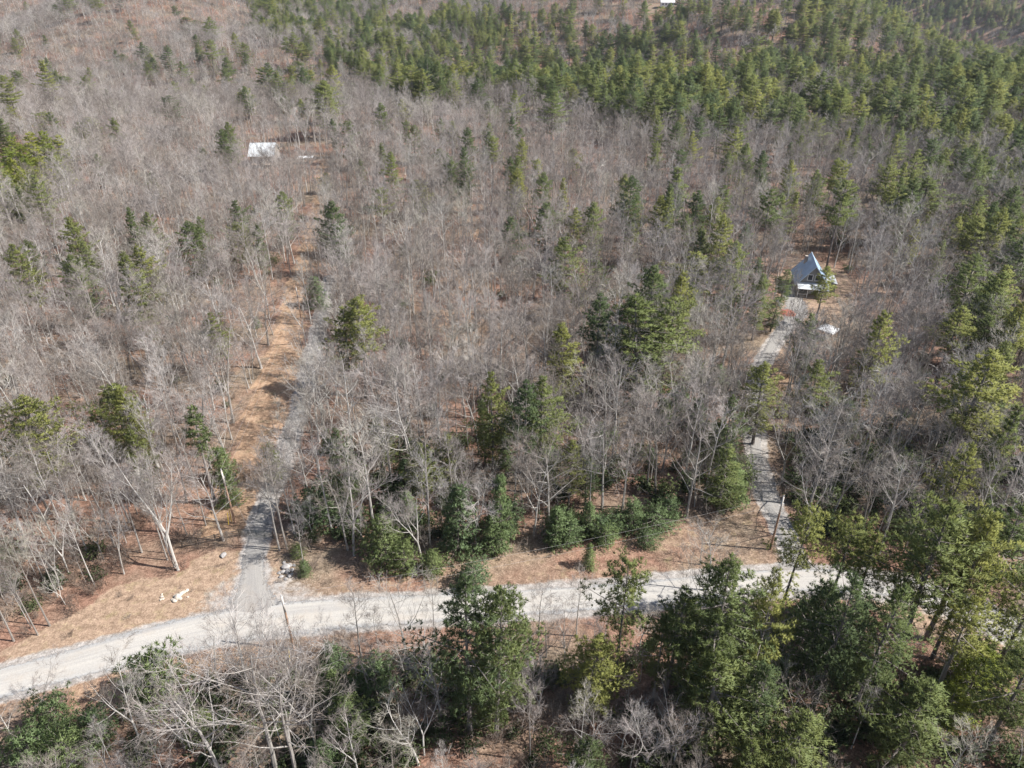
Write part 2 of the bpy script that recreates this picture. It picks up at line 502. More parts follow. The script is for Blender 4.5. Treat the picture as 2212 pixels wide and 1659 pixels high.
# ------------------------------------------------------------------ trees: shapes
def wander(rng, p, d, L, n, jit, up=0.0):
    pts = [p.copy()]; d = d.normalized(); st = L / n
    for i in range(n):
        d = (d + Vector((rng.uniform(-jit, jit), rng.uniform(-jit, jit), rng.uniform(-jit, jit) + up))).normalized()
        p = p + d * st
        pts.append(p.copy())
    return pts, d

def along(pts, t):
    k = (len(pts) - 1) * t; i = min(int(k), len(pts) - 2); f = k - i
    return pts[i].lerp(pts[i + 1], f), (pts[i + 1] - pts[i]).normalized()

def side_dir(rng, d, spread, az):
    a = d.orthogonal().normalized(); b = d.cross(a)
    s = a * math.cos(az) + b * math.sin(az)
    return (d * math.cos(spread) + s * math.sin(spread)).normalized()

def bare_shape(seed, H, style):
    """style: slim (tall straight bole, high narrow crown), wide (spreading crooked crown), forked"""
    rng = random.Random(seed)
    T, Cw = MB(), MB()
    r0 = H * {'slim': 0.0070, 'wide': 0.0096, 'forked': 0.0082}[style]
    leans = Vector((rng.uniform(-.06, .06), rng.uniform(-.06, .06), 1))
    trunks = []
    if style == 'forked':
        base, d = wander(rng, Vector((0, 0, -0.4)), leans, H * 0.30, 4, 0.04)
        T.tube(base, [r0 * 1.35, r0 * 1.05, r0, r0 * .95, r0 * .9], 6)
        for s in (0, math.pi * rng.uniform(.8, 1.2)):
            p2, _ = wander(rng, base[-1], side_dir(rng, d, 0.28, s + rng.random()), H * rng.uniform(.52, .62), 6, 0.09, 0.05)
            T.tube(p2, [r0 * (.78 - .11 * i) for i in range(7)], 5); trunks.append((p2, r0 * .75, 0.15, 7))
    elif style == 'slim':
        p, _ = wander(rng, Vector((0, 0, -0.4)), leans, H * .93, 9, 0.035, 0.02)
        T.tube(p, [r0 * 1.35] + [r0 * (1.02 - .098 * i) for i in range(9)], 6); trunks.append((p, r0, 0.5, 11))
    else:
        p, _ = wander(rng, Vector((0, 0, -0.4)), leans, H * .78, 8, 0.09, 0.03)
        T.tube(p, [r0 * 1.4] + [r0 * (1.03 - .105 * i) for i in range(8)], 6); trunks.append((p, r0, 0.33, 11))
    k = {'slim': 0.20, 'wide': 0.36, 'forked': 0.24}[style]
    jl = {'slim': .10, 'wide': .22, 'forked': .14}[style]
    az = rng.uniform(0, 6.28)
    for pts, rt, t0, nl in trunks:
        for i in range(nl):
            t = t0 + (1 - t0) * (i + rng.uniform(0, .8)) / nl
            t = min(t, .99)
            bp, bd = along(pts, t)
            az += 2.4 + rng.uniform(-.5, .5)
            L = H * k * (1.12 - 0.55 * (t - t0) / (1 - t0)) * rng.uniform(.75, 1.2)
            sp = {'slim': .75, 'wide': 1.05, 'forked': .8}[style] * rng.uniform(.75, 1.2)
            lp, ld = wander(rng, bp, side_dir(rng, bd, sp, az), L, 5, jl, 0.10)
            rl = max(0.028, rt * (1.05 - .75 * t) * .52)
            T.tube(lp, [rl * (1 - .15 * q) for q in range(5)] + [rl * .18], 4)
            for j in range(6):
                tt = .25 + .75 * (j + rng.random() * .6) / 6
                sp_, sd = along(lp, min(tt, .99))
                L2 = L * .48 * (1.15 - .5 * tt) * rng.uniform(.7, 1.25)
                sec, d2 = wander(rng, sp_, side_dir(rng, sd, rng.uniform(.5, .95), rng.uniform(0, 6.28)), L2, 3, jl * 1.2, .09)
                r2 = max(.018, rl * .40 * (1.1 - .6 * tt))
                Cw.tube(sec, [r2, r2 * .8, r2 * .6, r2 * .25], 3)
                for q in range(5):
                    t3 = .2 + .8 * (q + rng.random() * .7) / 5
                    p3, d3 = along(sec, min(t3, .99))
                    L3 = max(.7, L2 * .55) * rng.uniform(.6, 1.2)
                    tw, d4 = wander(rng, p3, side_dir(rng, d3, rng.uniform(.4, .9), rng.uniform(0, 6.28)), L3, 2, .22, .1)
                    Cw.tube(tw, [.018, .013, 0], 3)
                    for w in range(2 if q % 2 else 3):
                        p5, d5 = along(tw, rng.uniform(.25, .95))
                        e = p5 + side_dir(rng, d5, rng.uniform(.35, .85), rng.uniform(0, 6.28)) * rng.uniform(.45, .95) + Vector((0, 0, .12))
                        Cw.tube([p5, e], [.0135, 0], 3)
    return T, Cw

def tuft(mb, rng, p, d, n, L, wdt, spread):
    a = d.orthogonal().normalized(); b = d.cross(a)
    for _ in range(n):
        az = rng.uniform(0, 6.283); s = rng.uniform(.15, spread)
        q = d * math.cos(s) + (a * math.cos(az) + b * math.sin(az)) * math.sin(s)
        sd = q.orthogonal().normalized()
        sd = (sd * math.cos(az * 3) + q.cross(sd) * math.sin(az * 3)) * wdt * rng.uniform(.7, 1.3)
        l = L * rng.uniform(.6, 1.2)
        m_ = p + q * l * .45
        i = len(mb.v)
        mb.v += [tuple(p), tuple(m_ - sd), tuple(p + q * l), tuple(m_ + sd)]
        mb.f.append((i, i + 1, i + 2, i + 3)); mb.m.append(0)
        if mb.q is None: mb.q = []
        mb.q += [tuple(q)] * 4

def pine_shape(seed, H, cb, width, dens=1.0, young=False):
    """white pine: whorled plumes; cb = height where the crown starts as a share of H; width = crown width in metres"""
    rng = random.Random(seed)
    T, Cr = MB(), MB()
    p, _ = wander(rng, Vector((0, 0, -0.4)), Vector((rng.uniform(-.03, .03), rng.uniform(-.03, .03), 1)), H * .97 + .4, 10, .02, .02)
    r0 = H * (.0125 if not young else .014)
    T.tube(p, [r0 * 1.3] + [r0 * (1.02 - .098 * i) for i in range(10)], 7)
    if cb > .2:                                                     # dead stubs below the crown
        for i in range(7):
            bp, bd = along(p, cb * rng.uniform(.45, 1))
            az = rng.uniform(0, 6.28)
            e, _ = wander(rng, bp, Vector((math.cos(az), math.sin(az), rng.uniform(-.2, .1))), rng.uniform(.8, 2.2), 3, .12)
            T.tube(e, [.04, .03, .02, 0], 3)
    zs, z = [], cb
    gap = (1.12 if not young else .5) / H
    while z < .985:
        zs.append(z); z += gap * rng.uniform(.75, 1.25) * (1.0 if z < .8 else .7)
    az0 = rng.uniform(0, 6.28)
    lob = [rng.uniform(.7, 1.25) for _ in range(7)]
    for z in zs:
        s = (z - cb) / (1 - cb)
        if young == 2: prof = math.sqrt(max(0, 1 - ((s - .3) / .72) ** 2)) * rng.uniform(.7, 1.15)
        elif young: prof = (1 - s) ** .58 * (.6 + .4 * min(1, s * 5 + .3))
        else: prof = (1 - s ** 2.4) ** .85 * (.55 + .45 * min(1, s * 3.2)) * rng.uniform(.62, 1.22)
        nb = 6 if young else (5 if s < .85 else 4)
        az0 += .7 + rng.random()
        for i in range(nb):
            if rng.random() < .1 and not young: continue
            az = az0 + 6.283 * i / nb + rng.uniform(-.25, .25)
            L = width * .62 * prof * lob[int((az % 6.283) / 6.284 * 7)] * (rng.uniform(.55, 1.25)) + .25
            el = -.05 + .75 * s ** 2 + rng.uniform(-.12, .15)
            bp, _ = along(p, min(z, .995))
            bpts, bd = wander(rng, bp, Vector((math.cos(az) * math.cos(el), math.sin(az) * math.cos(el), math.sin(el))), L, 4, .07, .07)
            rb = .012 * L + .012
            T.tube(bpts, [rb, rb * .85, rb * .65, rb * .45, 0], 3)
            nt = max(4, int(L * (5.5 if young else 8.0) * dens))
            for q in range(nt):
                t = .28 + .72 * (q + rng.random()) / nt if L > 1.2 else rng.uniform(.15, 1)
                bq, bdir = along(bpts, min(t, .995))
                off = L * (.36 if young else .30) * (1.15 - abs(t - .55)) * rng.uniform(-1, 1)
                sd = Vector((-math.sin(az), math.cos(az), 0)) * off
                pos = bq + sd + Vector((0, 0, rng.uniform(-.05, .14))) - bdir * abs(off) * .25
                d = (bdir * .8 + Vector((0, 0, .55)) + sd * .35 / (abs(off) + .2) + Vector((rng.uniform(-.3, .3), rng.uniform(-.3, .3), 0))).normalized()
                tuft(Cr, rng, pos, d, 12, .46 if not young else .40, .036 if not young else .034, 1.35)
    bp, bd = along(p, .99)
    tuft(Cr, rng, bp, Vector((0, 0, 1)), 8, .7, .05, .6)
    return T, Cr

def rhodo_shape(seed, R, H):
    rng = random.Random(seed)
    T, Cr = MB(), MB()
    for i in range(7):
        az = rng.uniform(0, 6.28); sp = rng.uniform(.2, .9)
        st, d = wander(rng, Vector((0, 0, -.1)), Vector((math.cos(az) * sp, math.sin(az) * sp, 1)), H * rng.uniform(.7, 1.0), 4, .18)
        T.tube(st, [.05, .04, .03, .02, 0], 3)
        for _ in range(26):
            q, dd = along(st, rng.uniform(.25, 1))
            e = q + Vector((rng.gauss(0, R * .3), rng.gauss(0, R * .3), rng.uniform(-.1, .35 * H)))
            if e.z < .15: e.z = .15 + rng.random() * .3
            T.tube([q, e], [.012, 0], 3)
            up = Vector((rng.uniform(-.5, .5), rng.uniform(-.5, .5), 1)).normalized()
            tuft(Cr, rng, e, up, 6, .30, .062, 1.35)
    return T, Cr

def brush_shape(seed, H):
    rng = random.Random(seed)
    B = MB()
    for i in range(9):
        az = rng.uniform(0, 6.28); sp = rng.uniform(.1, .8)
        st, d = wander(rng, Vector((rng.uniform(-.6, .6), rng.uniform(-.6, .6), -.1)), Vector((math.cos(az) * sp, math.sin(az) * sp, 1)), H * rng.uniform(.6, 1.05), 4, .14)
        B.tube(st, [.028, .023, .018, .012, 0], 3)
        for _ in range(9):
            q, dd = along(st, rng.uniform(.25, .98))
            tw, d2 = wander(rng, q, side_dir(rng, dd, rng.uniform(.4, 1.0), rng.uniform(0, 6.28)), H * rng.uniform(.15, .38), 2, .2, .08)
            B.tube(tw, [.016, .012, 0], 3)
            for _ in range(2):
                q2, d3 = along(tw, rng.uniform(.2, .9))
                B.tube([q2, q2 + side_dir(rng, d3, .6, rng.uniform(0, 6.28)) * rng.uniform(.25, .6)], [.012, 0], 3)
    return B

def merged(a, b):
    c = MB()
    c.v = a.v + b.v
    k = len(a.v)
    c.f = a.f + [tuple(i + k for i in f) for f in b.f]
    c.m = [0] * len(a.f) + [1] * len(b.f)
    c.q = b.q
    return c

class Kind: pass
def forms(prefix, shapes, mt, mc, parts):
    out = []
    hid = bpy.data.collections.new(prefix + '_forms')               # never linked: only the far wood copies from it
    for i, (sh, info) in enumerate(shapes):
        k = Kind(); k.info = info
        k.parts = []
        for nm, mb, mm in zip(parts, sh, (mt, mc)):
            k.parts.append((nm, mb.mesh(nm, mm)))
        me = merged(*sh).mesh(prefix, [mt, mc]) if len(sh) == 2 else k.parts[0][1]
        o = bpy.data.objects.new('%s_form_%02d' % (prefix, i), me)
        hid.objects.link(o)
        out.append(k)
    return out, hid

BARE, BARE_COL = forms('bare_tree', [
    (bare_shape(11, 20, 'slim'), 'slim'), (bare_shape(12, 20, 'slim'), 'slim'), (bare_shape(13, 20, 'slim'), 'slim'),
    (bare_shape(21, 20, 'wide'), 'wide'), (bare_shape(22, 20, 'wide'), 'wide'), (bare_shape(23, 20, 'wide'), 'wide'),
    (bare_shape(31, 20, 'forked'), 'forked'), (bare_shape(32, 20, 'forked'), 'forked')], M['bark'], M['twig'], ('trunk', 'crown'))
PINE, PINE_COL = forms('pine_tree', [
    (pine_shape(41, 22, .32, 8.0), 'tall'), (pine_shape(42, 22, .22, 8.5), 'tall'), (pine_shape(43, 22, .45, 7.0), 'high'), (pine_shape(44, 22, .15, 7.5), 'full'),
    (pine_shape(45, 20, .55, 6.5), 'high'), (pine_shape(46, 20, .30, 5.0), 'narrow'), (pine_shape(47, 20, .56, 4.0), 'lean')], M['pinebark'], M['needle'], ('trunk', 'crown'))
YOUNG, YOUNG_COL = forms('young_pine', [
    (pine_shape(51, 8, .03, 5.6, 1.0, True), 'young'), (pine_shape(52, 8, .03, 4.6, 1.0, True), 'young'), (pine_shape(53, 8, .05, 6.2, 1.0, True), 'young'), (pine_shape(54, 5, .04, 5.4, 1.0, 2), 'round'), (pine_shape(55, 5, .02, 4.6, 1.0, 2), 'round')], M['pinebark'], M['young'], ('trunk', 'crown'))
LARCH, LARCH_COL = forms('bright_pine', [
    (pine_shape(61, 18, .12, 6.0, 1.0), 'bright'), (pine_shape(62, 18, .15, 5.2, 1.0), 'bright')], M['pinebark'], M['larch'], ('trunk', 'crown'))
RHODO, RHODO_COL = forms('evergreen_shrub', [(rhodo_shape(71, 1.7, 2.2), 'shrub'), (rhodo_shape(72, 2.0, 2.6), 'shrub'), (rhodo_shape(73, 1.4, 1.7), 'shrub')], M['brush'], M['rhodo'], ('stems', 'foliage'))
BRUSH, BRUSH_COL = forms('brush', [((brush_shape(81, 2.4),), 'brush'), ((brush_shape(82, 3.2),), 'brush'), ((brush_shape(83, 1.8),), 'brush')], M['brush'], None, ('stems',))

# ------------------------------------------------------------------ trees: where they stand
class T_: pass
TREES = []
rngp = np.random.default_rng(7)
R_ = random.Random(99)
def add(kind, pos, H, form, wid=1.0, hero=False, label=None):
    t = T_(); t.kind = kind; t.x, t.y = pos[0], pos[1]; t.H = H; t.form = form; t.wid = wid; t.rz = R_.uniform(0, 6.283); t.hero = hero; t.label = label
    TREES.append(t); return t
BASEH = {'bare': [20] * 8, 'pine': [22, 22, 22, 22, 20, 20, 20], 'young': [8, 8, 8, 5, 5], 'bright': [18, 18], 'shrub': [2.2, 2.6, 1.7], 'brush': [2.4, 3.2, 1.8]}
NAT_W = {'pine': [9, 9.5, 7.8, 8.4, 7.3, 5.6, 4.5], 'young': [6.2, 5.1, 6.9], 'bright': [6.7, 5.8]}

def crown_width(k):
    me = dict(k.parts)['crown']
    c = np.zeros(len(me.vertices) * 3); me.vertices.foreach_get('co', c); c = c.reshape(-1, 3)
    z = c[:, 2]; m = z < np.percentile(z, 70)
    return 2 * float(np.percentile(np.hypot(c[m, 0], c[m, 1]), 88))
NAT_W = {'pine': [crown_width(k) for k in PINE], 'young': [crown_width(k) for k in YOUNG], 'bright': [crown_width(k) for k in LARCH]}
print('NAT_W', NAT_W)
def by_top(kind, u, v, H, wpx, form):
    """a conifer whose tip is seen at u, v; wpx is its crown width in pixels"""
    p = G(u, v, H)
    depth = p.y * CP - (p.z + H * .6 - CAM_H) * SP
    w = wpx * depth / FU
    s = H / BASEH[kind][form]
    return add(kind, (p.x, p.y), H, form, w / (NAT_W[kind][form] * s), True)
def by_base(kind, u, v, H, form, wid=1.0):
    p = G(u, v)
    return add(kind, (p.x, p.y), H, form, wid, True)

# conifers read off the photograph: tip u, v, height, crown width in pixels, form
for row in [
    (228, 830, 15, 125, 3), (405, 872, 19, 58, 6), (30, 850, 20, 130, 1), (500, 478, 14, 72, 1), (710, 482, 10, 60, 3), (575, 952, 9, 50, 3), (700, 372, 8, 34, 3),
    (765, 640, 22, 105, 2), (735, 655, 20, 85, 0), (135, 162, 17, 64, 1), (258, 115, 17, 42, 3), (315, 100, 15, 36, 3), (365, 205, 16, 56, 1), (525, 185, 17, 50, 3), (190, 250, 14, 55, 1), (85, 240, 16, 60, 4),
    (432, 318, 12, 38, 3), (325, 370, 11, 36, 3), (205, 330, 13, 38, 3), (170, 272, 12, 40, 1), (405, 35, 17, 55, 3), (480, 100, 15, 24, 3), (545, 45, 18, 50, 1), (45, 25, 16, 40, 1), (120, 8, 16, 30, 3),
    (455, 130, 12, 30, 3), (395, 140, 12, 28, 1), (610, 205, 14, 36, 1), (560, 0, 20, 60, 1), (590, 50, 18, 56, 0), (640, 130, 18, 60, 1), (665, 150, 17, 50, 3), (755, 175, 14, 40, 1), (735, 195, 12, 36, 3),
    (755, 290, 14, 36, 3), (828, 308, 12, 40, 3), (890, 268, 16, 46, 3), (975, 260, 15, 32, 5), (950, 318, 14, 56, 1), (990, 345, 14, 52, 1), (905, 386, 13, 64, 1), (1090, 233, 13, 30, 3), (1058, 215, 15, 42, 3),
    (1240, 318, 12, 38, 3), (1418, 325, 12, 44, 3), (1103, 462, 16, 58, 3), (1180, 432, 18, 64, 3), (1375, 425, 14, 50, 1), (1462, 355, 22, 50, 5), (1550, 420, 19, 54, 3), (1462, 420, 15, 44, 3),
    (1832, 384, 26, 72, 4), (1500, 540, 17, 92, 3), (1290, 558, 12, 44, 1), (1585, 515, 20, 72, 3), (1640, 555, 12, 52, 3), (1416, 590, 14, 64, 1), (2020, 378, 21, 92, 3), (1975, 362, 18, 50, 3), (2112, 396, 18, 66, 3),
    (2165, 455, 19, 72, 3), (2200, 400, 18, 60, 1), (1395, 632, 24, 165, 3), (1340, 700, 14, 70, 3), (1222, 695, 19, 86, 3), (1062, 800, 22, 84, 0), (1142, 812, 22, 92, 2), (1272, 980, 10, 52, 3),
    (1664, 782, 17, 92, 1), (1592, 850, 17, 62, 3), (1580, 960, 13, 84, 3), (1560, 900, 12, 50, 3), (2120, 545, 22, 110, 0), (2085, 655, 19, 96, 2), (2150, 745, 26, 170, 2), (2110, 950, 20, 90, 0), (1832, 860, 10, 84, 3),
    (1752, 1085, 20, 110, 4), (1850, 1118, 18, 120, 4), (1905, 1150, 17, 90, 2), (2080, 1085, 26, 190, 2), (2160, 1105, 24, 130, 0), (1362, 1195, 22, 130, 4), (1000, 1246, 25, 190, 0), (1065, 1262, 24, 160, 1), (1285, 1368, 14, 128, 1),
    (1480, 1255, 20, 110, 2), (1600, 1205, 24, 170, 1), (1690, 1225, 22, 130, 0), (1860, 1232, 22, 160, 0), (1800, 1255, 19, 110, 1), (1570, 1408, 16, 170, 3), (1740, 1545, 13, 150, 3), (2010, 1480, 14, 160, 3),
    (1660, 1440, 16, 110, 1), (1545, 1310, 18, 120, 1), (1440, 1330, 15, 90, 0), (740, 1490, 11, 90, 3), (1640, 1600, 10, 110, 1), (1270, 1600, 8, 90, 3), (1990, 1170, 15, 90, 0), (1680, 640, 9, 40, 3), (1790, 575, 15, 56, 2),
    (1370, 480, 13, 40, 3), (1500, 455, 13, 40, 3), (1250, 590, 10, 40, 3), (1045, 860, 14, 50, 3), (1590, 610, 14, 60, 3), (820, 900, 10, 60, 3), (910, 955, 12, 70, 1), (960, 930, 12, 60, 3), (1700, 580, 10, 40, 3)]:
    by_top('pine', *row)
for row in [(470, 968, 6.5, 58, 0), (480, 1020, 6.5, 50, 1), (678, 600, 8, 54, 1), (985, 1052, 12, 96, 0), (1078, 1030, 13, 66, 1), (878, 1062, 7, 64, 0), (818, 1118, 8, 110, 2), (872, 1178, 5, 64, 3), (1205, 1095, 7, 60, 1), (1275, 1085, 6.5, 50, 0), (1215, 1115, 4.5, 80, 3), (1330, 1110, 3.5, 66, 4), (1420, 1100, 3.6, 80, 3), (1300, 1120, 3.2, 60, 4), (1100, 1090, 5, 66, 3),
            (1365, 1090, 5, 60, 4), (1275, 1178, 4.2, 34, 1), (100, 1520, 5.5, 90, 3), (45, 1590, 5, 120, 4), (130, 1590, 5, 110, 3), (190, 1545, 4.5, 80, 4), (1590, 1000, 8, 90, 0), (1020, 1225, 3.5, 70, 3), (930, 1190, 4, 60, 2), (655, 1215, 2.4, 32, 4),
            (1060, 1110, 7, 60, 0), (1232, 1130, 4, 56, 4), (640, 1180, 2.0, 30, 3), (1400, 1150, 2.6, 50, 3), (1310, 1140, 3.0, 56, 3), (1450, 1080, 4, 60, 4), (700, 1440, 7, 70, 1), (690, 1600, 6, 80, 0), (420, 1540, 3.5, 90, 2)]:
    by_top('young', *row)
for row in [(18, 292, 20, 62, 0), (52, 284, 21, 62, 1), (88, 280, 21, 60, 0), (118, 290, 19, 50, 1), (5, 318, 19, 60, 1), (38, 312, 20, 60, 0), (72, 308, 19, 58, 1), (104, 312, 18, 52, 0), (22, 342, 19, 58, 0), (58, 338, 18, 58, 1), (88, 338, 17, 46, 1), (5, 366, 17, 54, 1), (42, 366, 16, 50, 0), (78, 362, 16, 46, 0), (112, 336, 16, 44, 1), (24, 388, 14, 46, 1), (130, 305, 16, 40, 0), (-22, 330, 20, 60, 0), (-20, 365, 18, 60, 1),
            (2140, 1400, 11, 120, 0), (2080, 1480, 8, 90, 1), (1985, 470, 15, 40, 1)]:
    by_top('bright', *row)
# bare trees read off the photograph: foot u, v, height, form, crown stretch
for row in [(385, 1232, 22, 6, .95), (378, 1226, 18, 7, .8), (445, 1135, 17, 0, .8), (604, 1190, 19, 1, .9), (621, 1186, 20, 2, .9), (765, 1200, 21, 6, 1.), (752, 1188, 19, 7, .9), (1300, 1100, 20, 3, 1.1), (1345, 1095, 18, 4, .9), (1128, 1115, 14, 0, .9), (1512, 1220, 8, 4, 1.), (1530, 1275, 14, 5, .9),
            (490, 1690, 21, 4, 1.), (600, 1680, 27, 3, .95), (640, 1700, 25, 5, .9), (690, 1640, 20, 7, .9), (664, 812, 15, 4, .9), (662, 745, 16, 6, 1.), (672, 690, 15, 3, .9), (690, 620, 15, 5, .9), (780, 1420, 13, 1, 1.2), (1180, 1420, 9, 3, 1.1), (1220, 1400, 9, 6, 1.), (960, 1060, 17, 1, .7), (850, 1068, 17, 0, .8), (690, 955, 19, 3, 1.), (660, 1012, 16, 6, .9), (676, 935, 17, 7, 1.), (690, 884, 16, 3, .8), (700, 838, 17, 6, .9), (708, 775, 16, 4, .9), (724, 722, 16, 6, 1.), (738, 664, 15, 3, .9), (634, 1066, 15, 7, .8), (748, 620, 15, 6, .9), (672, 700, 17, 2, .9),
            (850, 1690, 10, 3, 1.), (1270, 1650, 11, 4, 1.1), (1340, 1630, 9, 5, 1.), (240, 1690, 9, 5, 1.2), (330, 1720, 8, 4, 1.2), (108, 1352, 17, 0, .9), (82, 1372, 16, 1, .8), (207, 1268, 15, 2, .8), (268, 1240, 15, 6, .8), (362, 1210, 18, 0, .8), (30, 1385, 18, 2, .9), (365, 1195, 14, 1, .8),
             (1690, 1600, 12, 3, 1.1), (1560, 790, 20, 3, 1.3), (1660, 830, 8, 3, 1.2), (1620, 1085, 9, 5, 1.1), (2040, 1280, 12, 0, .8), (1960, 1340, 15, 1, .8), (1930, 1330, 12, 2, .8), (2130, 1430, 12, 0, .8),
            (1875, 900, 16, 4, 1.2), (1780, 740, 16, 0, .9), (1700, 690, 12, 1, .6), (1708, 688, 12, 2, .6), (1640, 690, 12, 3, 1.), (1410, 1640, 8, 4, 1.2), (1480, 1560, 9, 5, 1.), (1205, 1105, 15, 6, .9), (1165, 1120, 13, 3, .8), (1010, 1130, 14, 1, .8)]:
    by_base('bare', *row)

# probability maps in the picture, for the ground points behind them
PINE_AREAS = [
    ([(800, 60), (1100, 50), (1700, 30), (1850, 120), (1980, 250), (1760, 375), (1480, 360), (1330, 320), (1230, 292), (1050, 275), (850, 245), (740, 170)], .50),
    ([(520, 0), (760, 0), (800, 150), (700, 210), (560, 90)], .34),
    ([(1750, 40), (2230, 90), (2230, 440), (1960, 360), (1700, 400)], .40),
    ([(760, 0), (1750, 0), (1750, 40), (1100, 60), (840, 70)], .10),
    ([(1380, 330), (1750, 330), (2230, 420), (2230, 700), (2000, 600), (1600, 520), (1380, 440)], .17),
    ([(1180, 540), (1660, 500), (1660, 800), (1180, 800)], .13),
    ([(2030, 560), (2230, 520), (2230, 1300), (2050, 1150), (2060, 800)], .30),
    ([(1420, 1270), (2230, 1200), (2230, 1700), (1420, 1700)], .20),
    ([(1620, -10), (2230, -10), (2230, 85), (1980, 62), (1750, 30)], .75),  # extra dark pines added: their colour stands in for shade on this far slope
    ([(1690, 560), (2010, 560), (2010, 830), (1720, 830)], .015)]
RHODO_AREAS = [([(1700, 930), (2230, 900), (2230, 1200), (1720, 1150)], .55), ([(640, 1440), (1000, 1440), (1000, 1760), (250, 1760), (320, 1500)], .5), ([(820, 960), (1010, 960), (1010, 1160), (620, 1190), (640, 1110)], .42),
               ([(1420, 1290), (2230, 1290), (2230, 1720), (1420, 1720)], .38), ([(1040, 1440), (1420, 1440), (1420, 1720), (1000, 1720)], .26), ([(1180, 960), (1620, 960), (1620, 1150), (1180, 1170)], .22), ([(1700, 780), (2000, 780), (2000, 930), (1760, 930)], .08), ([(0, 1250), (200, 1180), (220, 1280), (0, 1350)], .15)]
BRUSH_DENSE = [([(0, 1180), (320, 1180), (260, 1260), (0, 1370)], 1.0), ([(300, 1440), (1420, 1420), (1420, 1720), (200, 1720)], .9)]

def free(x, y, pad):
    ok = (poly_dist(x, y, C_ROAD) > 4.2 + pad) & (poly_dist(x, y, C_DL) > 2.3 + pad * .6) & (poly_dist(x, y, C_DR) > 2.2 + pad * .6)
    for p in NO_TREE: ok &= ~in_poly(x, y, p)
    return ok

def scatter(y0, y1, sp, pad, hw=.80, extra=25):
    """jittered points between two distances, inside the view and a little beside it"""
    ys = np.arange(y0, y1, sp)
    out = []
    for yy in ys:
        w = hw * math.hypot(yy, CAM_H) + extra
        n = int(2 * w / sp)
        xx = -w + (np.arange(n) + .5) * sp + rngp.uniform(-.48, .48, n) * sp
        out.append(np.stack([xx, yy + rngp.uniform(-.48, .48, n) * sp], 1))
    P = np.concatenate(out)
    return P[free(P[:, 0], P[:, 1], pad)]

HERO = np.array([(t.x, t.y) for t in TREES])
HERO_R = np.array([(2.6 if t.kind in ('pine', 'bright') else 1.6) for t in TREES])
def clear_of_heroes(P):
    ok = np.ones(len(P), bool)
    for (hx, hy), r in zip(HERO, HERO_R):
        ok &= np.hypot(P[:, 0] - hx, P[:, 1] - hy) > r
    return ok

def prob(areas, u, v, default):
    p = np.full(len(u), default)
    for poly, q in areas:
        p[in_poly(u, v, poly)] = q
    return p

bands = [(28, 130, 4.6), (130, 330, 5.0), (330, 640, 6.2), (640, 1150, 7.8), (1150, 2700, 8.6)]
for y0, y1, sp in bands:
    P = scatter(y0, y1, sp, 1.2)
    P = P[clear_of_heroes(P)]
    z = terrain(P[:, 0], P[:, 1])
    u, v, dep = project(P[:, 0], P[:, 1], z)
    pp = prob(PINE_AREAS, u, v, .035)
    # patchy: pines gather in groups
    patch = .5 + .5 * np.sin(P[:, 0] / 31 + 2) * np.cos(P[:, 1] / 43) + .35 * np.sin(P[:, 0] / 13 + P[:, 1] / 17)
    pp[(P[:, 1] < 84) & (u < 1400)] = 0
    pp = pp * np.clip(.3 + 1.35 * patch, .08, 1.7)
    gap = np.zeros(len(P), bool)
    for g in P_GAP: gap |= in_poly(P[:, 0], P[:, 1], g)
    keep = rngp.random(len(P)) < .93
    r = rngp.random(len(P))
    near_south = (P[:, 1] < 75)
    for i in range(len(P)):
        if not keep[i]: continue
        if gap[i] and r[i] < .75: continue
        if near_south[i] and rngp.random() < .32: continue
        if rngp.random() < pp[i]:
            f = int(rngp.choice([0, 1, 2, 3, 4, 5], p=[.24, .3, .14, .14, .1, .08]))
            add('pine', P[i], float(rngp.uniform(14, 23)) * (1.0 if y0 < 330 else float(rngp.uniform(.9, 1.4))), f, float(rngp.uniform(.8, 1.25)) * (1.0 if y0 < 330 else 1.3))
        else:
            f = int(rngp.choice(8, p=[.16, .16, .16, .12, .1, .1, .1, .1]))
            h = float(rngp.normal(16.5, 2.6)) if y0 < 640 else float(rngp.normal(18, 2))
            if near_south[i]: h *= .68
            add('bare', P[i], min(23, max(9, h)), f, float(rngp.uniform(.9, 1.25)) * (1.0 if y0 < 640 else 1.35))

# thin saplings between the big trees
P = scatter(30, 210, 3.4, .5)
P = P[clear_of_heroes(P)]
u, v, dep = project(P[:, 0], P[:, 1], terrain(P[:, 0], P[:, 1]))
ps = prob([([(-100, 1000), (430, 1000), (260, 1270), (-100, 1480)], .75), ([(350, 1420), (1420, 1420), (1420, 1800), (200, 1800)], .42), ([(700, 760), (1640, 760), (1640, 1160), (640, 1200)], .34)], u, v, .25)
for i in range(len(P)):
    if rngp.random() < ps[i]: add('bare', P[i], float(rngp.uniform(5.5, 11.5)), int(rngp.choice([0, 1, 2, 6, 7])), float(rngp.uniform(.8, 1.2)))

P = scatter(34, 150, 5.0, .6)
P = P[clear_of_heroes(P)]
u, v, dep = project(P[:, 0], P[:, 1], terrain(P[:, 0], P[:, 1]))
py = prob([([(640, 930), (1640, 900), (1640, 1170), (1010, 1200), (620, 1210)], .20), ([(350, 1440), (2230, 1440), (2230, 1800), (200, 1800)], .16), ([(1500, 820), (1640, 800), (1640, 1100), (1540, 1100)], .4)], u, v, .015)
for i in range(len(P)):
    if rngp.random() < py[i]: add('young', P[i], float(rngp.uniform(2.0, 7.0)), int(rngp.integers(5)), float(rngp.uniform(.85, 1.2)))

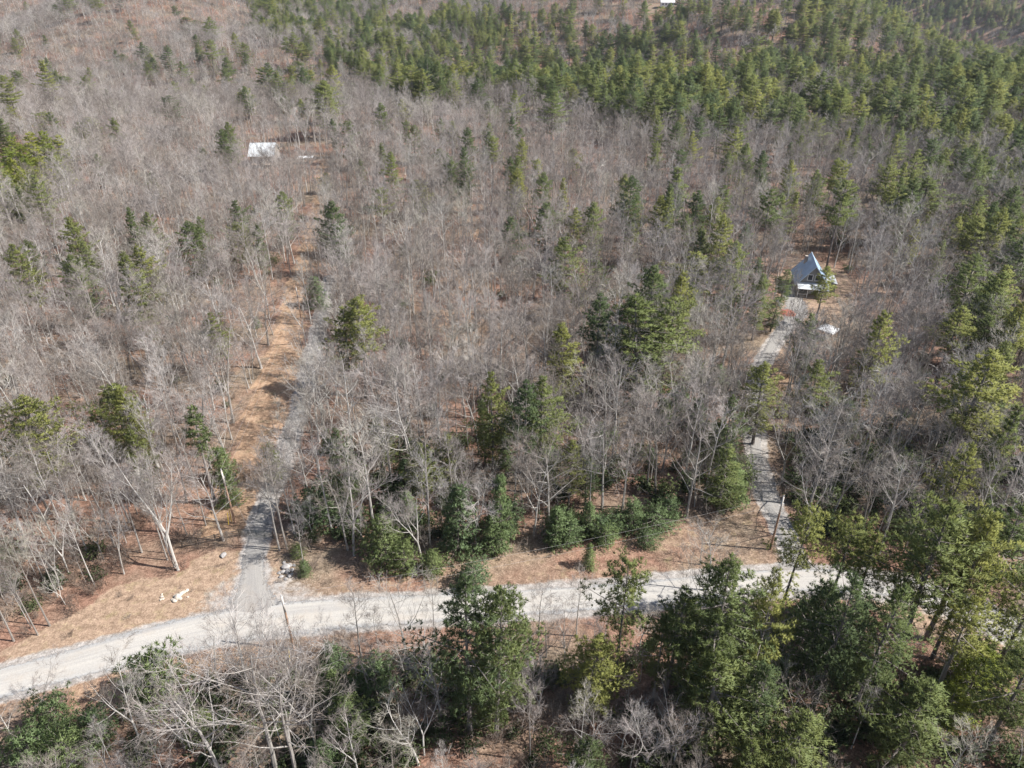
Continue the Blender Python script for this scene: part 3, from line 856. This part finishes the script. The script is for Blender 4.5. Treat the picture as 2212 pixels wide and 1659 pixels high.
# undergrowth
P = scatter(26, 240, 2.0, .4)
for g in (P_VERGE_BR,): P = P[~in_poly(P[:, 0], P[:, 1], g)]
u, v, dep = project(P[:, 0], P[:, 1], terrain(P[:, 0], P[:, 1]))
pr = prob(RHODO_AREAS, u, v, .012)
pb = prob(BRUSH_DENSE, u, v, .22)
for i in range(len(P)):
    a = rngp.random()
    if a < pr[i]: add('shrub', P[i], float(rngp.uniform(1.2, 3.0)), int(rngp.integers(3)), float(rngp.uniform(.9, 1.3)))
    elif a < pr[i] + pb[i] * (1 if P[i][1] < 120 else .7): add('brush', P[i], float(rngp.uniform(1.2, 3.2)), int(rngp.integers(3)), float(rngp.uniform(.8, 1.2)))

# low dead growth on the open banks
for poly, pr_ in ((P_VERGE_R, .16), (P_VERGE_BR, .2), (P_VERGE_B, .14), (P_VERGE_L, .05), (P_LANE, .025)):
    a = np.array([q[:2] for q in poly]); lo, hi = a.min(0), a.max(0)
    n = int((hi[0] - lo[0]) * (hi[1] - lo[1]) / 2.0)
    Q = np.stack([rngp.uniform(lo[0], hi[0], n), rngp.uniform(lo[1], hi[1], n)], 1)
    Q = Q[in_poly(Q[:, 0], Q[:, 1], poly) & (poly_dist(Q[:, 0], Q[:, 1], C_ROAD) > 4.6) & (poly_dist(Q[:, 0], Q[:, 1], C_DL) > 2.2) & (poly_dist(Q[:, 0], Q[:, 1], C_DR) > 2.2) & (Q[:, 1] < 200)]
    for q in Q:
        if rngp.random() < pr_: add('brush', q, float(rngp.uniform(.35, 1.0)), int(rngp.integers(3)), float(rngp.uniform(.9, 1.6)))

# ------------------------------------------------------------------ things: structures by people
M['pole'] = plain('pole_wood', (0.30, 0.19, 0.13), .9, .35, 2.0)
M['pole_top'] = plain('weathered_wood', (0.50, 0.46, 0.42), .9, .25, 2.0)
M['rail'] = plain('dark_rail_wood', (0.13, 0.105, 0.085), .9, .3, 2.5)
M['metal_gate'] = plain('gate_steel', (0.07, 0.09, 0.08), .5, .15, 2.0, .4)
M['wire'] = plain('wire', (0.36, 0.34, 0.32), .5, .1, 1.0)
M['yellow'] = plain('yellow_plastic', (0.80, 0.55, 0.06), .5, .1, 2.0)
M['rock_pale'] = plain('pale_rock', (0.42, 0.37, 0.31), .9, .25, 1.6)
M['rock_grey'] = plain('grey_rock', (0.27, 0.255, 0.245), .9, .35, 1.4)
M['blue_roof'] = plain('blue_metal_roof', (0.46, 0.575, 0.69), .4, .12, .6, .15)
M['pale_roof'] = plain('pale_metal_roof', (0.52, 0.54, 0.55), .45, .10, .7, .1)
M['canvas'] = plain('white_canvas', (0.74, 0.74, 0.75), .8, .06, .8)
M['siding'] = plain('grey_siding', (0.22, 0.215, 0.20), .8, .2, 1.0)
M['siding2'] = plain('tan_siding', (0.34, 0.29, 0.24), .8, .2, 1.0)
M['white_trim'] = plain('white_trim', (0.72, 0.71, 0.69), .6, .06, 1.0)
M['glass'] = plain('window_glass', (0.04, 0.05, 0.06), .08, .1, .5)
M['deck'] = plain('deck_wood', (0.33, 0.26, 0.20), .85, .25, 1.5)
M['mulch'] = plain('red_mulch', (0.24, 0.09, 0.06), .95, .45, 4.0)
M['insul'] = plain('grey_insulator', (0.45, 0.45, 0.46), .4, .1, 2.0)

def part(name, mb, m, parent, smooth=False, label=None):
    o = link(name, mb.mesh(name, m, smooth), parent)
    if label: o['label'] = label
    return o

POLES = {}
def pole(key, u, v, H, label):
    p = G(u, v)
    t = thing('utility_pole', label, 'utility pole', p, 0, 'wooden utility poles')
    a = MB(); a.tube([(0, 0, -.5), (0, 0, H * .55), (0, 0, H * .72)], [.17, .145, .135], 10); part('post', a, M['pole'], t, True)
    a = MB(); a.tube([(0, 0, H * .72), (0, 0, H)], [.136, .115], 10, True); part('pole_top', a, M['pole_top'], t, True)
    for dz, r in ((.08, .1), (-1.2, .14)):
        a = MB(); a.tube([(0, 0, H + dz), (0, 0, H + dz + .12), (0, 0, H + dz + .24)] if dz > 0 else [(.16, 0, H + dz), (.3, 0, H + dz)], [.05, .075, .05] if dz > 0 else [.06, .06], 8, True)
        part('insulator', a, M['insul'], t)
    POLES[key] = (p, H)
    return t
pole('left', 508, 1130, 10.2, 'wooden utility pole standing in the leafy lane beside the fence')
pole('lane', 653, 702, 9.6, 'wooden utility pole far up the leafy lane')
pole('right', 1664, 1187, 10.0, 'wooden utility pole on the bank beside the right driveway')
pole('south', 635, 1402, 9.4, 'wooden utility pole near the road edge, below the road')
# the transformer can on the right pole
def wire(a, b, dza, dzb, sag, label, off=0.0):
    (p, H), (q, K) = POLES[a], POLES[b]
    A = p + Vector((off, 0, H + dza)); B = q + Vector((off, 0, K + dzb))
    pts = [A.lerp(B, i / 24) - Vector((0, 0, 4 * sag * (i / 24) * (1 - i / 24))) for i in range(25)]
    m = MB(); m.tube(pts, [.0085] * 25, 4)
    o = link('power_line', m.mesh('power_line', M['wire']))
    tag(o, label, 'wire', 'power lines between the poles')
wire('south', 'right', .25, .25, .9, 'upper wire slung from the pole below the road to the right pole')
wire('south', 'right', -1.2, -1.2, 1.0, 'lower wire slung from the pole below the road to the right pole', .22)
wire('south', 'left', .25, .25, .5, 'wire crossing the road to the pole beside the fence')
wire('left', 'lane', .25, .25, 1.0, 'upper wire running up the leafy lane between two poles')
wire('left', 'lane', -1.2, -1.2, 1.1, 'lower wire running up the leafy lane between two poles', .22)
def guy(u, v, key, label):
    p = G(u, v); (q, H) = POLES[key]
    t = thing('guy_wire', label, 'guy wire', p, 0, 'guy wires with yellow guards')
    top = q + Vector((0, 0, H * .8)) - p
    d = top.normalized()
    m = MB(); m.tube([Vector((0, 0, 0)), top], [.012, .012], 4); part('wire', m, M['wire'], t)
    m = MB(); m.tube([d * .1, d * 2.4], [.055, .055], 6, True); part('guard', m, M['yellow'], t)
guy(494, 1134, 'left', 'guy wire with yellow guard near the fence corner')
guy(500, 1128, 'left', 'second guy wire with yellow guard beside the lane pole')
guy(627, 1437, 'south', 'guy wire with yellow guard below the gravel road')

# rail fence and gate across the left driveway
def fence():
    pts = [(395, 1183), (430, 1176), (466, 1168), (492, 1162), (518, 1158)]
    W_ = [G(u, v) for u, v in pts]
    t = thing('rail_fence', 'dark wooden three rail fence left of the gate', 'fence', W_[0])
    for p in W_:
        m = MB(); q = p - W_[0]; m.box(q + Vector((0, 0, .6)), (.15, .15, 1.45)); part('post', m, M['rail'], t)
    for a, b in zip(W_[:-1], W_[1:]):
        for h in (.4, .78, 1.15):
            A = a - W_[0] + Vector((0, -.085, h)); B = b - W_[0] + Vector((0, -.085, h))
            d = B - A
            m = MB(); m.tube([A - d * .01, B + d * .01], [.06, .06], 4, True); part('rail', m, M['rail'], t)
    a, b = G(521, 1158), G(590, 1164)
    t = thing('metal_gate', 'dark metal bar gate closed across the left driveway', 'gate', a)
    d = b - a; L = d.length
    for h in (.25, .45, .65, .85, 1.05, 1.28):
        m = MB(); m.tube([Vector((0, 0, h)), d + Vector((0, 0, h))], [.026, .026], 6, True); part('bar', m, M['metal_gate'], t)
    for f in (.004, .25, .5, .75, .996):
        m = MB(); m.tube([d * f + Vector((0, .035, .2)), d * f + Vector((0, .035, 1.33))], [.03, .03], 6, True); part('upright', m, M['metal_gate'], t)
    m = MB(); m.tube([d * 1.03 + Vector((0, 0, -.4)), d * 1.03 + Vector((0, 0, 1.6))], [.09, .085], 8, True)
    o = link('gate_post', m.mesh('gate_post', M['rail']), None, a); tag(o, 'wooden post the dark metal gate shuts against', 'post')
fence()

def rock(rng, r, flat=.7):
    import bmesh
    bm = bmesh.new(); bmesh.ops.create_icosphere(bm, subdivisions=2, radius=1)
    ax = [Vector((rng.gauss(0, 1), rng.gauss(0, 1), rng.gauss(0, 1))).normalized() for _ in range(9)]
    lim = [rng.uniform(.62, .95) for _ in ax]
    s = (r * rng.uniform(.8, 1.3), r * rng.uniform(.7, 1.1), r * flat * rng.uniform(.7, 1.1))
    for v in bm.verts:
        c = v.co.copy()
        for a, l in zip(ax, lim):
            d = c.dot(a)
            if d > l: c -= a * (d - l)
        c += Vector((rng.uniform(-.03, .03),) * 3)
        v.co = Vector((c.x * s[0], c.y * s[1], c.z * s[2]))
    me = bpy.data.meshes.new('boulder'); bm.to_mesh(me); bm.free()
    return me
rr = random.Random(5)
def boulders(spots, m, label, group, special=None):
    NTH = ['leftmost', 'second from the left', 'third from the left', 'fourth from the left', 'fifth from the left', 'sixth from the left', 'seventh from the left', 'eighth from the left', 'ninth from the left', 'tenth from the left', 'eleventh from the left', 'rightmost']
    spots = sorted(spots)
    for i, (u, v, r) in enumerate(spots):
        p = G(u, v)
        r *= .82
        me = rock(rr, r); me.materials.append(m)
        o = link('boulder', me, None, p + Vector((0, 0, r * .3))); o.rotation_euler = (0, 0, rr.uniform(0, 6.28))
        tag(o, label if len(spots) == 1 else '%s, %s' % (label, 'rightmost' if i == len(spots) - 1 else NTH[i]), 'boulder', group)
boulders([(385, 1292, .75), (392, 1284, .62), (379, 1298, .55), (398, 1280, .4), (404, 1276, .34), (390, 1294, .45), (382, 1288, .5), (406, 1290, .22), (374, 1296, .3)], M['rock_pale'], 'pale boulder in the larger white heap', 'pale boulders on the verge')
boulders([(350, 1290, .36), (348, 1296, .3), (353, 1294, .26), (350, 1284, .2)], M['rock_pale'], 'pale stone in the small white cluster', 'pale stones in the small cluster')
boulders([(618, 1226, .7), (626, 1222, .6), (612, 1236, .5), (622, 1236, .65), (632, 1232, .45), (608, 1246, .42), (626, 1246, .5), (618, 1252, .36), (636, 1222, .4), (604, 1238, .35), (614, 1216, .4), (630, 1242, .4)], M['rock_grey'], 'grey boulder in the driveway corner heap', 'grey boulders at the driveway corner')
boulders([(483, 1201, .6)], M['rock_grey'], 'lone grey boulder in front of the rail fence', None)

def window(parent, c, w, h, nrm):
    """a frame with a pane set into it, on a wall facing nrm"""
    n = Vector(nrm); t = Vector((-n.y, n.x, 0))
    f = MB()
    for s in (-1, 1):
        f.box(Vector(c) + t * (w / 2) * s + n * .04, (.10, .10, h + .1) if abs(n.y) > .5 else (.10, .10, h + .1))
        f.box(Vector(c) + Vector((0, 0, h / 2 * s)) + n * .04, (w - .104, .09, .10) if abs(n.y) > .5 else (.09, w - .104, .10))
    fr = part('window', f, M['white_trim'], parent)
    g = MB(); g.box(Vector(c) + n * .012, (w - .08, .02, h - .08) if abs(n.y) > .5 else (.02, w - .08, h - .08))
    part('pane', g, M['glass'], fr)

def gable_roof(name, parent, W_, L, ze, zr, over, m, x0=0.0, y0=0.0, seams=True, th=.14):
    """two slopes, ridge along local y"""
    k = (zr - ze) / (W_ / 2)
    for s in (-1, 1):
        e = Vector((x0 + s * (W_ / 2 + over), 0, ze - k * over)); r = Vector((x0 + s * .004, 0, zr))
        q = [Vector((r.x, y0 - over, r.z)), Vector((r.x, y0 + L + over, r.z)), Vector((e.x, y0 + L + over, e.z)), Vector((e.x, y0 - over, e.z))]
        if s > 0: q = q[::-1]
        # outward normal up
        nn = (q[1] - q[0]).cross(q[3] - q[0])
        if nn.z < 0: q = q[::-1]
        mb = MB(); mb.slab(q, th)
        o = part('roof_slope', mb, m, parent)
        if seams:
            sm = MB()
            n_ = int((L + 2 * over) / .6)
            up = ((q[1] - q[0]).cross(q[3] - q[0])).normalized() * .03
            for i in range(n_ + 1):
                y = y0 - over + (L + 2 * over) * i / n_
                sm.tube([Vector((r.x + s * .05, y, r.z - .05 * k)) + up * .3, Vector((e.x, y, e.z)) + up * .3], [.022, .022], 4, True)
            part('seam', sm, m, o)
    rc = MB(); rc.tube([(x0, y0 - over - .01, zr + .03), (x0, y0 + L + over + .01, zr + .03)], [.12, .12], 6, True)
    part('ridge_cap', rc, m, parent)

def gable_walls(parent, W_, L, ze, zr, m, x0=0, y0=0):
    w = MB()
    poly = [(x0 - W_ / 2, y0, -.6), (x0 + W_ / 2, y0, -.6), (x0 + W_ / 2, y0, ze - .17), (x0, y0, zr - .2), (x0 - W_ / 2, y0, ze - .17)]
    w.prism([Vector(p) for p in poly], (0, 1, 0), L)
    return part('wall', w, m, parent)

def blue_house():
    p = G(1750, 636)
    t = thing('house', 'steep blue metal roofed house at the end of the right driveway', 'house', p, math.radians(-13))
    W_, L, ze, zr = 7.6, 9.6, 2.9, 7.8
    gable_walls(t, W_, L, ze, zr, M['siding'])
    gable_roof('roof', t, W_, L, ze, zr, .45, M['blue_roof'])
    for x in (-.9, .9): window(t, (x, -.001, 4.6), 1.2, 1.5, (0, -1, 0))
    for x in (-2.4, 2.4): window(t, (x, -.001, 1.5), 1.2, 1.4, (0, -1, 0))
    d = MB(); d.box((0, -.04, 1.05), (1.0, .08, 2.1)); part('door', d, M['white_trim'], t)
    # porch
    q = [Vector((-3.8, -2.9, 2.5)), Vector((3.8, -2.9, 2.5)), Vector((3.8, -.02, 3.2)), Vector((-3.8, -.02, 3.2))]
    m = MB(); m.slab(q, .12); part('porch_roof', m, M['pale_roof'], t)
    m = MB(); m.box((0, -1.47, .12), (7.5, 2.86, .2)); part('porch_floor', m, M['deck'], t)
    for x in (-3.6, -1.3, 1.3, 3.6):
        m = MB(); m.box((x, -2.72, 1.34), (.16, .16, 2.24)); part('porch_post', m, M['white_trim'], t)
    for x in (-2.45, 2.45):
        m = MB(); m.box((x, -2.72, 1.0), (2.3, .06, .08)); part('porch_rail', m, M['white_trim'], t)
    # lean-to on the sunny side
    m = MB(); m.box((W_ / 2 + 1.25, 5.4, 1.0), (2.4, 6.0, 2.9)); part('side_wall', m, M['siding'], t)
    q = [Vector((W_ / 2 - .1, 2.1, 3.25)), Vector((W_ / 2 + 2.7, 2.1, 2.6)), Vector((W_ / 2 + 2.7, 8.7, 2.6)), Vector((W_ / 2 - .1, 8.7, 3.25))]
    m = MB(); m.slab(q, .12); part('side_roof', m, M['pale_roof'], t)
    m = MB(); m.box((-1.5, 7.4, 6.3), (.7, .7, 2.8)); part('chimney', m, M['siding2'], t)
blue_house()

def pale_house():
    p = G(575, 352)
    t = thing('house', 'house with a pale metal roof among the bare trees left of the lane', 'house', p, math.radians(93))
    W_, L, ze, zr = 11.0, 10.0, 4.5, 8.4
    # ridge runs across the view
    gable_walls(t, W_, L, ze, zr, M['siding2'], 0, -L / 2)
    gable_roof('roof', t, W_, L, ze, zr, .5, M['pale_roof'], 0, -L / 2)
    for y in (-3.2, 0, 3.2): window(t, (-W_ / 2 - .001, y, 2.2), 1.3, 1.4, (-1, 0, 0))
    m = MB(); m.box((-W_ / 2 - 1.6, 0, 1.2), (3.1, 8.6, .2)); part('deck', m, M['deck'], t)
    for y in (-4.1, 0, 4.1):
        m = MB(); m.box((-W_ / 2 - 3.0, y, 1.3), (.14, .14, 3.2)); part('deck_post', m, M['deck'], t)
    q = G(662, 352)
    t = thing('carport', 'small open shelter with flat white roof at the lane head', 'shelter', q, math.radians(6))
    m = MB(); m.box((0, 0, 2.5), (6.2, 3.6, .16)); part('roof', m, M['canvas'], t)
    for x in (-2.9, 2.9):
        for y in (-1.6, 1.6):
            m = MB(); m.box((x, y, 1.05), (.14, .14, 2.7)); part('post', m, M['siding2'], t)
pale_house()

def canopy():
    p = G(1785, 728)
    t = thing('canopy', 'white pyramid canopy tent in the wood below the blue roofed house', 'canopy tent', p, math.radians(42))
    h = 1.95; z0, z1 = 2.15, 3.15
    m = MB()
    c = [Vector((-h, -h, z0)), Vector((h, -h, z0)), Vector((h, h, z0)), Vector((-h, h, z0))]
    b = len(m.v)
    for q in c: m.v.append(tuple(q))
    m.v.append((0, 0, z1))
    for q in c: m.v.append(tuple(q - Vector((0, 0, .28))))
    for i in range(4):
        j = (i + 1) % 4
        m.f.append((i, j, 4)); m.f.append((5 + i, 5 + j, j, i)); m.m += [0, 0]
    part('roof', m, M['canvas'], t)
    for q in c:
        m = MB(); m.box(Vector((q.x * .97, q.y * .97, z0 / 2 - .1)), (.06, .06, z0 + .15)); part('leg', m, M['white_trim'], t)
canopy()

def mulch():
    p = G(1702, 676)
    m = MB()
    k = 20; rg = random.Random(3)
    ring = [1.7 * rg.uniform(.85, 1.1) for _ in range(k)]
    for f, z in ((1, 0.0), (.8, .14), (.45, .22)):
        for i in range(k):
            a = 6.283 * i / k
            m.v.append((math.cos(a) * ring[i] * f * 1.2, math.sin(a) * ring[i] * f * 1.6, z - (.2 if f == 1 else 0)))
    m.v.append((0, 0, .25))
    for r in range(2):
        for i in range(k):
            j = (i + 1) % k
            m.f.append((r * k + i, r * k + j, (r + 1) * k + j, (r + 1) * k + i)); m.m.append(0)
    for i in range(k): m.f.append((2 * k + i, 2 * k + (i + 1) % k, 3 * k)); m.m.append(0)
    o = link('mulch_bed', m.mesh('mulch_bed', M['mulch'], True), None, p + Vector((0, 0, .04)))
    tag(o, 'low bed of red mulch round two trees beside the house driveway', 'mulch bed')
mulch()

def far_house():
    p = G(1441, 14)
    t = thing('house', 'distant white house on the far ridge at the top of the view', 'house', p, math.radians(85))
    W_, L = 9, 14
    gable_walls(t, W_, L, 4.5, 7.5, M['white_trim'], 0, -L / 2)
    gable_roof('roof', t, W_, L, 4.5, 7.5, .5, M['canvas'], 0, -L / 2, False)
    for y in (-5, -1.7, 1.7, 5): window(t, (-W_ / 2 - .001, y, 2.4), 1.4, 1.6, (-1, 0, 0))
far_house()

# ------------------------------------------------------------------ thin spring air
hz = bpy.data.materials.new('haze_air'); hz.use_nodes = True
hn = hz.node_tree
hn.nodes.remove(hn.nodes['Principled BSDF'])
pv = hn.nodes.new('ShaderNodeVolumePrincipled')
pv.inputs['Color'].default_value = (0.80, 0.86, 0.95, 1)
pv.inputs['Density'].default_value = HAZE
pv.inputs['Anisotropy'].default_value = 0.2
hn.links.new(pv.outputs[0], hn.nodes['Material Output'].inputs['Volume'])
hb = MB(); hb.box((0, 3500, 120), (12000, 11000, 460))
tag(link('haze', hb.mesh('haze', hz)), 'thin pale haze in the air over the wood', kind='stuff')

# ------------------------------------------------------------------ trees: individuals near by, masses beyond
SETS = {'bare': (BARE, BARE_COL), 'pine': (PINE, PINE_COL), 'young': (YOUNG, YOUNG_COL), 'bright': (LARCH, LARCH_COL), 'shrub': (RHODO, RHODO_COL), 'brush': (BRUSH, BRUSH_COL)}
LIMIT = {'bare': 290, 'pine': 290, 'young': 100, 'bright': 40, 'shrub': 150, 'brush': 0}
for t in TREES:
    t.z = float(terrain(t.x, t.y))
    u, v, dep = project(t.x, t.y, t.z + t.H * .6)
    t.u, t.v = float(u), float(v)
    ub, vb, _ = project(t.x, t.y, t.z)
    t.vis = (-10 < t.u < 2222) and (-20 < t.v < 1680)
    t.size = t.H / float(dep)
# nothing may grow through the roofs
FH = G(1441, 14)
KEEP_OUT = [(G(1750, 636), 8.0), (G(575, 352), 9.0), (G(662, 352), 5), (G(575, 352) * .955, 7), (G(575, 352) * .915, 6), (FH, 20), (FH * .975, 22), (FH * .95, 22), (FH * .925, 18), (G(1785, 728), 4.2), (G(1788, 750), 3.2), (G(1788, 775), 2.5)]
TREES = [t for t in TREES if all(math.hypot(t.x - (p.x + (1.5 if i == 0 else 0)), t.y - (p.y + (4.5 if i == 0 else 0))) > r for i, (p, r) in enumerate(KEEP_OUT))]

LAND = [('rail fence', G(466, 1168)), ('metal gate', G(556, 1160)), ('pole beside the fence', G(508, 1130)), ('pole far up the lane', G(653, 702)), ('pole by the right driveway', G(1664, 1187)), ('pole below the road', G(635, 1402)),
        ('white rock heap', G(388, 1290)), ('grey rock heap', G(620, 1236)), ('blue roofed house', G(1750, 620)), ('pale roofed house', G(575, 340)), ('white canopy tent', G(1785, 728)), ('red mulch bed', G(1702, 676)), ('flat white shelter', G(662, 352)),
        ('left road end', G(20, 1475)), ('right road end', G(2180, 1372)), ('right driveway mouth', G(1715, 1225)), ('left driveway mouth', G(540, 1290)), ('middle of the gravel road', G(1100, 1305)), ('bottom left corner', G(60, 1620)),
        ('bottom right corner', G(2140, 1620)), ('bottom edge centre', G(1106, 1650)), ('big twin pines by the road', G(1035, 1560)), ('bend of the right driveway', G(1635, 870)), ('bend of the left driveway', G(640, 900)), ('left edge centre', G(40, 830)),
        ('right edge centre', G(2180, 830)), ('middle of the picture', G(1106, 830)), ('upper left corner', G(80, 120)), ('bright green grove', G(60, 380)), ('upper right corner', G(2150, 150)), ('top edge centre', G(1106, 60)), ('wood between the driveways', G(1200, 1000)),
        ('two pines in mid wood', G(1100, 1040)), ('broad pine in mid wood', G(1390, 800)), ('clearing in mid wood', G(1000, 615)), ('bank above the road', G(1250, 1220)), ('lower edge of the pine belt', G(1200, 310)), ('right end of the pine belt', G(1800, 375)),
        ('left end of the pine belt', G(800, 220)), ('slope behind the blue house', G(1750, 450)), ('slope right of the blue house', G(2010, 600)), ('slope left of the blue house', G(1500, 500)), ('wood above the lane', G(900, 330))]
LAND_UV = []
for n_, p in LAND:
    a, b, _ = project(p.x, p.y, p.z); LAND_UV.append((float(a), float(b)))
ORD = ['nearest', 'second', 'third', 'fourth', 'fifth', 'sixth', 'seventh', 'eighth', 'ninth', 'tenth', 'eleventh', 'twelfth', 'thirteenth', 'fourteenth', 'fifteenth', 'sixteenth', 'seventeenth', 'eighteenth', 'nineteenth', 'twentieth',
       'twenty-first', 'twenty-second', 'twenty-third', 'twenty-fourth', 'twenty-fifth', 'twenty-sixth', 'twenty-seventh', 'twenty-eighth', 'twenty-ninth', 'thirtieth', 'thirty-first', 'thirty-second', 'thirty-third', 'thirty-fourth', 'thirty-fifth', 'thirty-sixth', 'thirty-seventh', 'thirty-eighth', 'thirty-ninth', 'fortieth']
NOUN = {('bare', 'slim'): 'slim bare tree', ('bare', 'wide'): 'spreading bare tree', ('bare', 'forked'): 'forked bare tree', ('pine', 'tall'): 'dark green pine', ('pine', 'high'): 'high crowned green pine', ('pine', 'full'): 'full low branched pine',
        ('pine', 'narrow'): 'narrow green pine', ('pine', 'lean'): 'lean long trunked pine', ('young', 'young'): 'young bushy pine', ('young', 'round'): 'low rounded evergreen bush', ('bright', 'bright'): 'bright yellow green conifer', ('shrub', 'shrub'): 'dark evergreen shrub'}
CATS = {'bare': 'bare tree', 'pine': 'pine tree', 'young': 'young pine', 'bright': 'conifer', 'shrub': 'shrub'}
OBJ = {'bare': 'bare_tree', 'pine': 'pine_tree', 'young': 'young_pine', 'bright': 'yellow_conifer', 'shrub': 'evergreen_shrub'}
GROUPS = {'bare': 'bare trees of the wood', 'pine': 'pines of the wood', 'young': 'young pines near the road', 'bright': 'yellow green conifers', 'shrub': 'evergreen shrubs under the trees'}

single, mass = {}, {}
for k in SETS:
    L = [t for t in TREES if t.kind == k]
    vis = sorted([t for t in L if t.vis], key=lambda t: (not t.hero, -t.size) if k != 'bare' else (False, -t.size))
    single[k] = vis[:LIMIT[k]]
    chosen = set(id(t) for t in single[k])
    mass[k] = [t for t in L if id(t) not in chosen]

sect = {}
for k, L in single.items():
    for t in L:
        best = min(range(len(LAND)), key=lambda i: math.hypot(t.x - LAND[i][1].x, t.y - LAND[i][1].y))
        bu, bv, _ = project(t.x, t.y, t.z)
        du, dv = float(bu) - LAND_UV[best][0], float(bv) - LAND_UV[best][1]
        if abs(du) > abs(dv): w = 'left of' if du < 0 else 'right of'
        else: w = 'beyond' if dv < 0 else 'in front of'
        noun = NOUN[(k, SETS[k][0][t.form].info)]
        sect.setdefault((noun, w, best), []).append((math.hypot(t.x - LAND[best][1].x, t.y - LAND[best][1].y), t))
for (noun, w, b), L in sect.items():
    L.sort(key=lambda q: q[0])
    for i, (_, t) in enumerate(L):
        if len(L) == 1: t.label = '%s, only one %s the %s' % (noun, w, LAND[b][0])
        else: t.label = '%s, %s %s the %s' % (noun, ORD[min(i, 39)], w, LAND[b][0])

for k, L in single.items():
    for t in L:
        fm = SETS[k][0][t.form]
        s = t.H / BASEH[k][t.form]
        o = thing(OBJ[k], t.label, CATS[k], (t.x, t.y, t.z), t.rz, GROUPS[k])
        o.scale = (s * t.wid, s * t.wid, s)
        for nm, me in fm.parts: link(nm, me, o)

def forest_nodes(name, col):
    ng = bpy.data.node_groups.new(name, 'GeometryNodeTree')
    ng.interface.new_socket('Geometry', in_out='INPUT', socket_type='NodeSocketGeometry')
    ng.interface.new_socket('Geometry', in_out='OUTPUT', socket_type='NodeSocketGeometry')
    gi, go = ng.nodes.new('NodeGroupInput'), ng.nodes.new('NodeGroupOutput')
    ip = ng.nodes.new('GeometryNodeInstanceOnPoints')
    ci = ng.nodes.new('GeometryNodeCollectionInfo')
    ci.inputs['Collection'].default_value = col
    ci.inputs['Separate Children'].default_value = True
    ci.inputs['Reset Children'].default_value = True
    def att(nm, ty):
        a = ng.nodes.new('GeometryNodeInputNamedAttribute'); a.data_type = ty; a.inputs['Name'].default_value = nm
        return a.outputs['Attribute']
    L = ng.links.new
    L(gi.outputs[0], ip.inputs['Points']); L(ci.outputs[0], ip.inputs['Instance'])
    ip.inputs['Pick Instance'].default_value = True
    L(att('form', 'INT'), ip.inputs['Instance Index'])
    L(att('turn', 'FLOAT_VECTOR'), ip.inputs['Rotation'])
    L(att('size', 'FLOAT_VECTOR'), ip.inputs['Scale'])
    L(ip.outputs[0], go.inputs[0])
    return ng

MASS = {'bare': ('bare_forest', 'grey leafless hardwood forest filling the slopes beyond'), 'pine': ('pine_forest', 'dark green pine forest scattered over the slopes beyond'), 'young': ('pine_saplings', 'young pines outside the counted ones'),
        'bright': ('bright_forest', 'yellow green conifers beyond'), 'shrub': ('evergreen_undergrowth', 'dark evergreen undergrowth beneath the trees'), 'brush': ('undergrowth', 'brown leafless undergrowth on the forest floor')}
for k, L in mass.items():
    if not L: continue
    me = bpy.data.meshes.new(MASS[k][0])
    n = len(L)
    me.vertices.add(n)
    me.vertices.foreach_set('co', np.array([(t.x, t.y, t.z) for t in L], np.float32).ravel())
    a = me.attributes.new('form', 'INT', 'POINT'); a.data.foreach_set('value', np.array([t.form for t in L], np.int32))
    a = me.attributes.new('turn', 'FLOAT_VECTOR', 'POINT'); a.data.foreach_set('vector', np.array([(0, 0, t.rz) for t in L], np.float32).ravel())
    sc = []
    for t in L:
        s = t.H / BASEH[k][t.form]; sc.append((s * t.wid, s * t.wid, s))
    a = me.attributes.new('size', 'FLOAT_VECTOR', 'POINT'); a.data.foreach_set('vector', np.array(sc, np.float32).ravel())
    o = link(MASS[k][0], me)
    tag(o, MASS[k][1], kind='stuff')
    md = o.modifiers.new('scatter', 'NODES'); md.node_group = forest_nodes(MASS[k][0] + '_nodes', SETS[k][1])
print('TREES', {k: (len(single[k]), len(mass[k])) for k in SETS})
print('TRIS', {k: [sum(len(p.vertices) - 2 for nm, me in f.parts for p in me.polygons) for f in SETS[k][0]] for k in SETS})
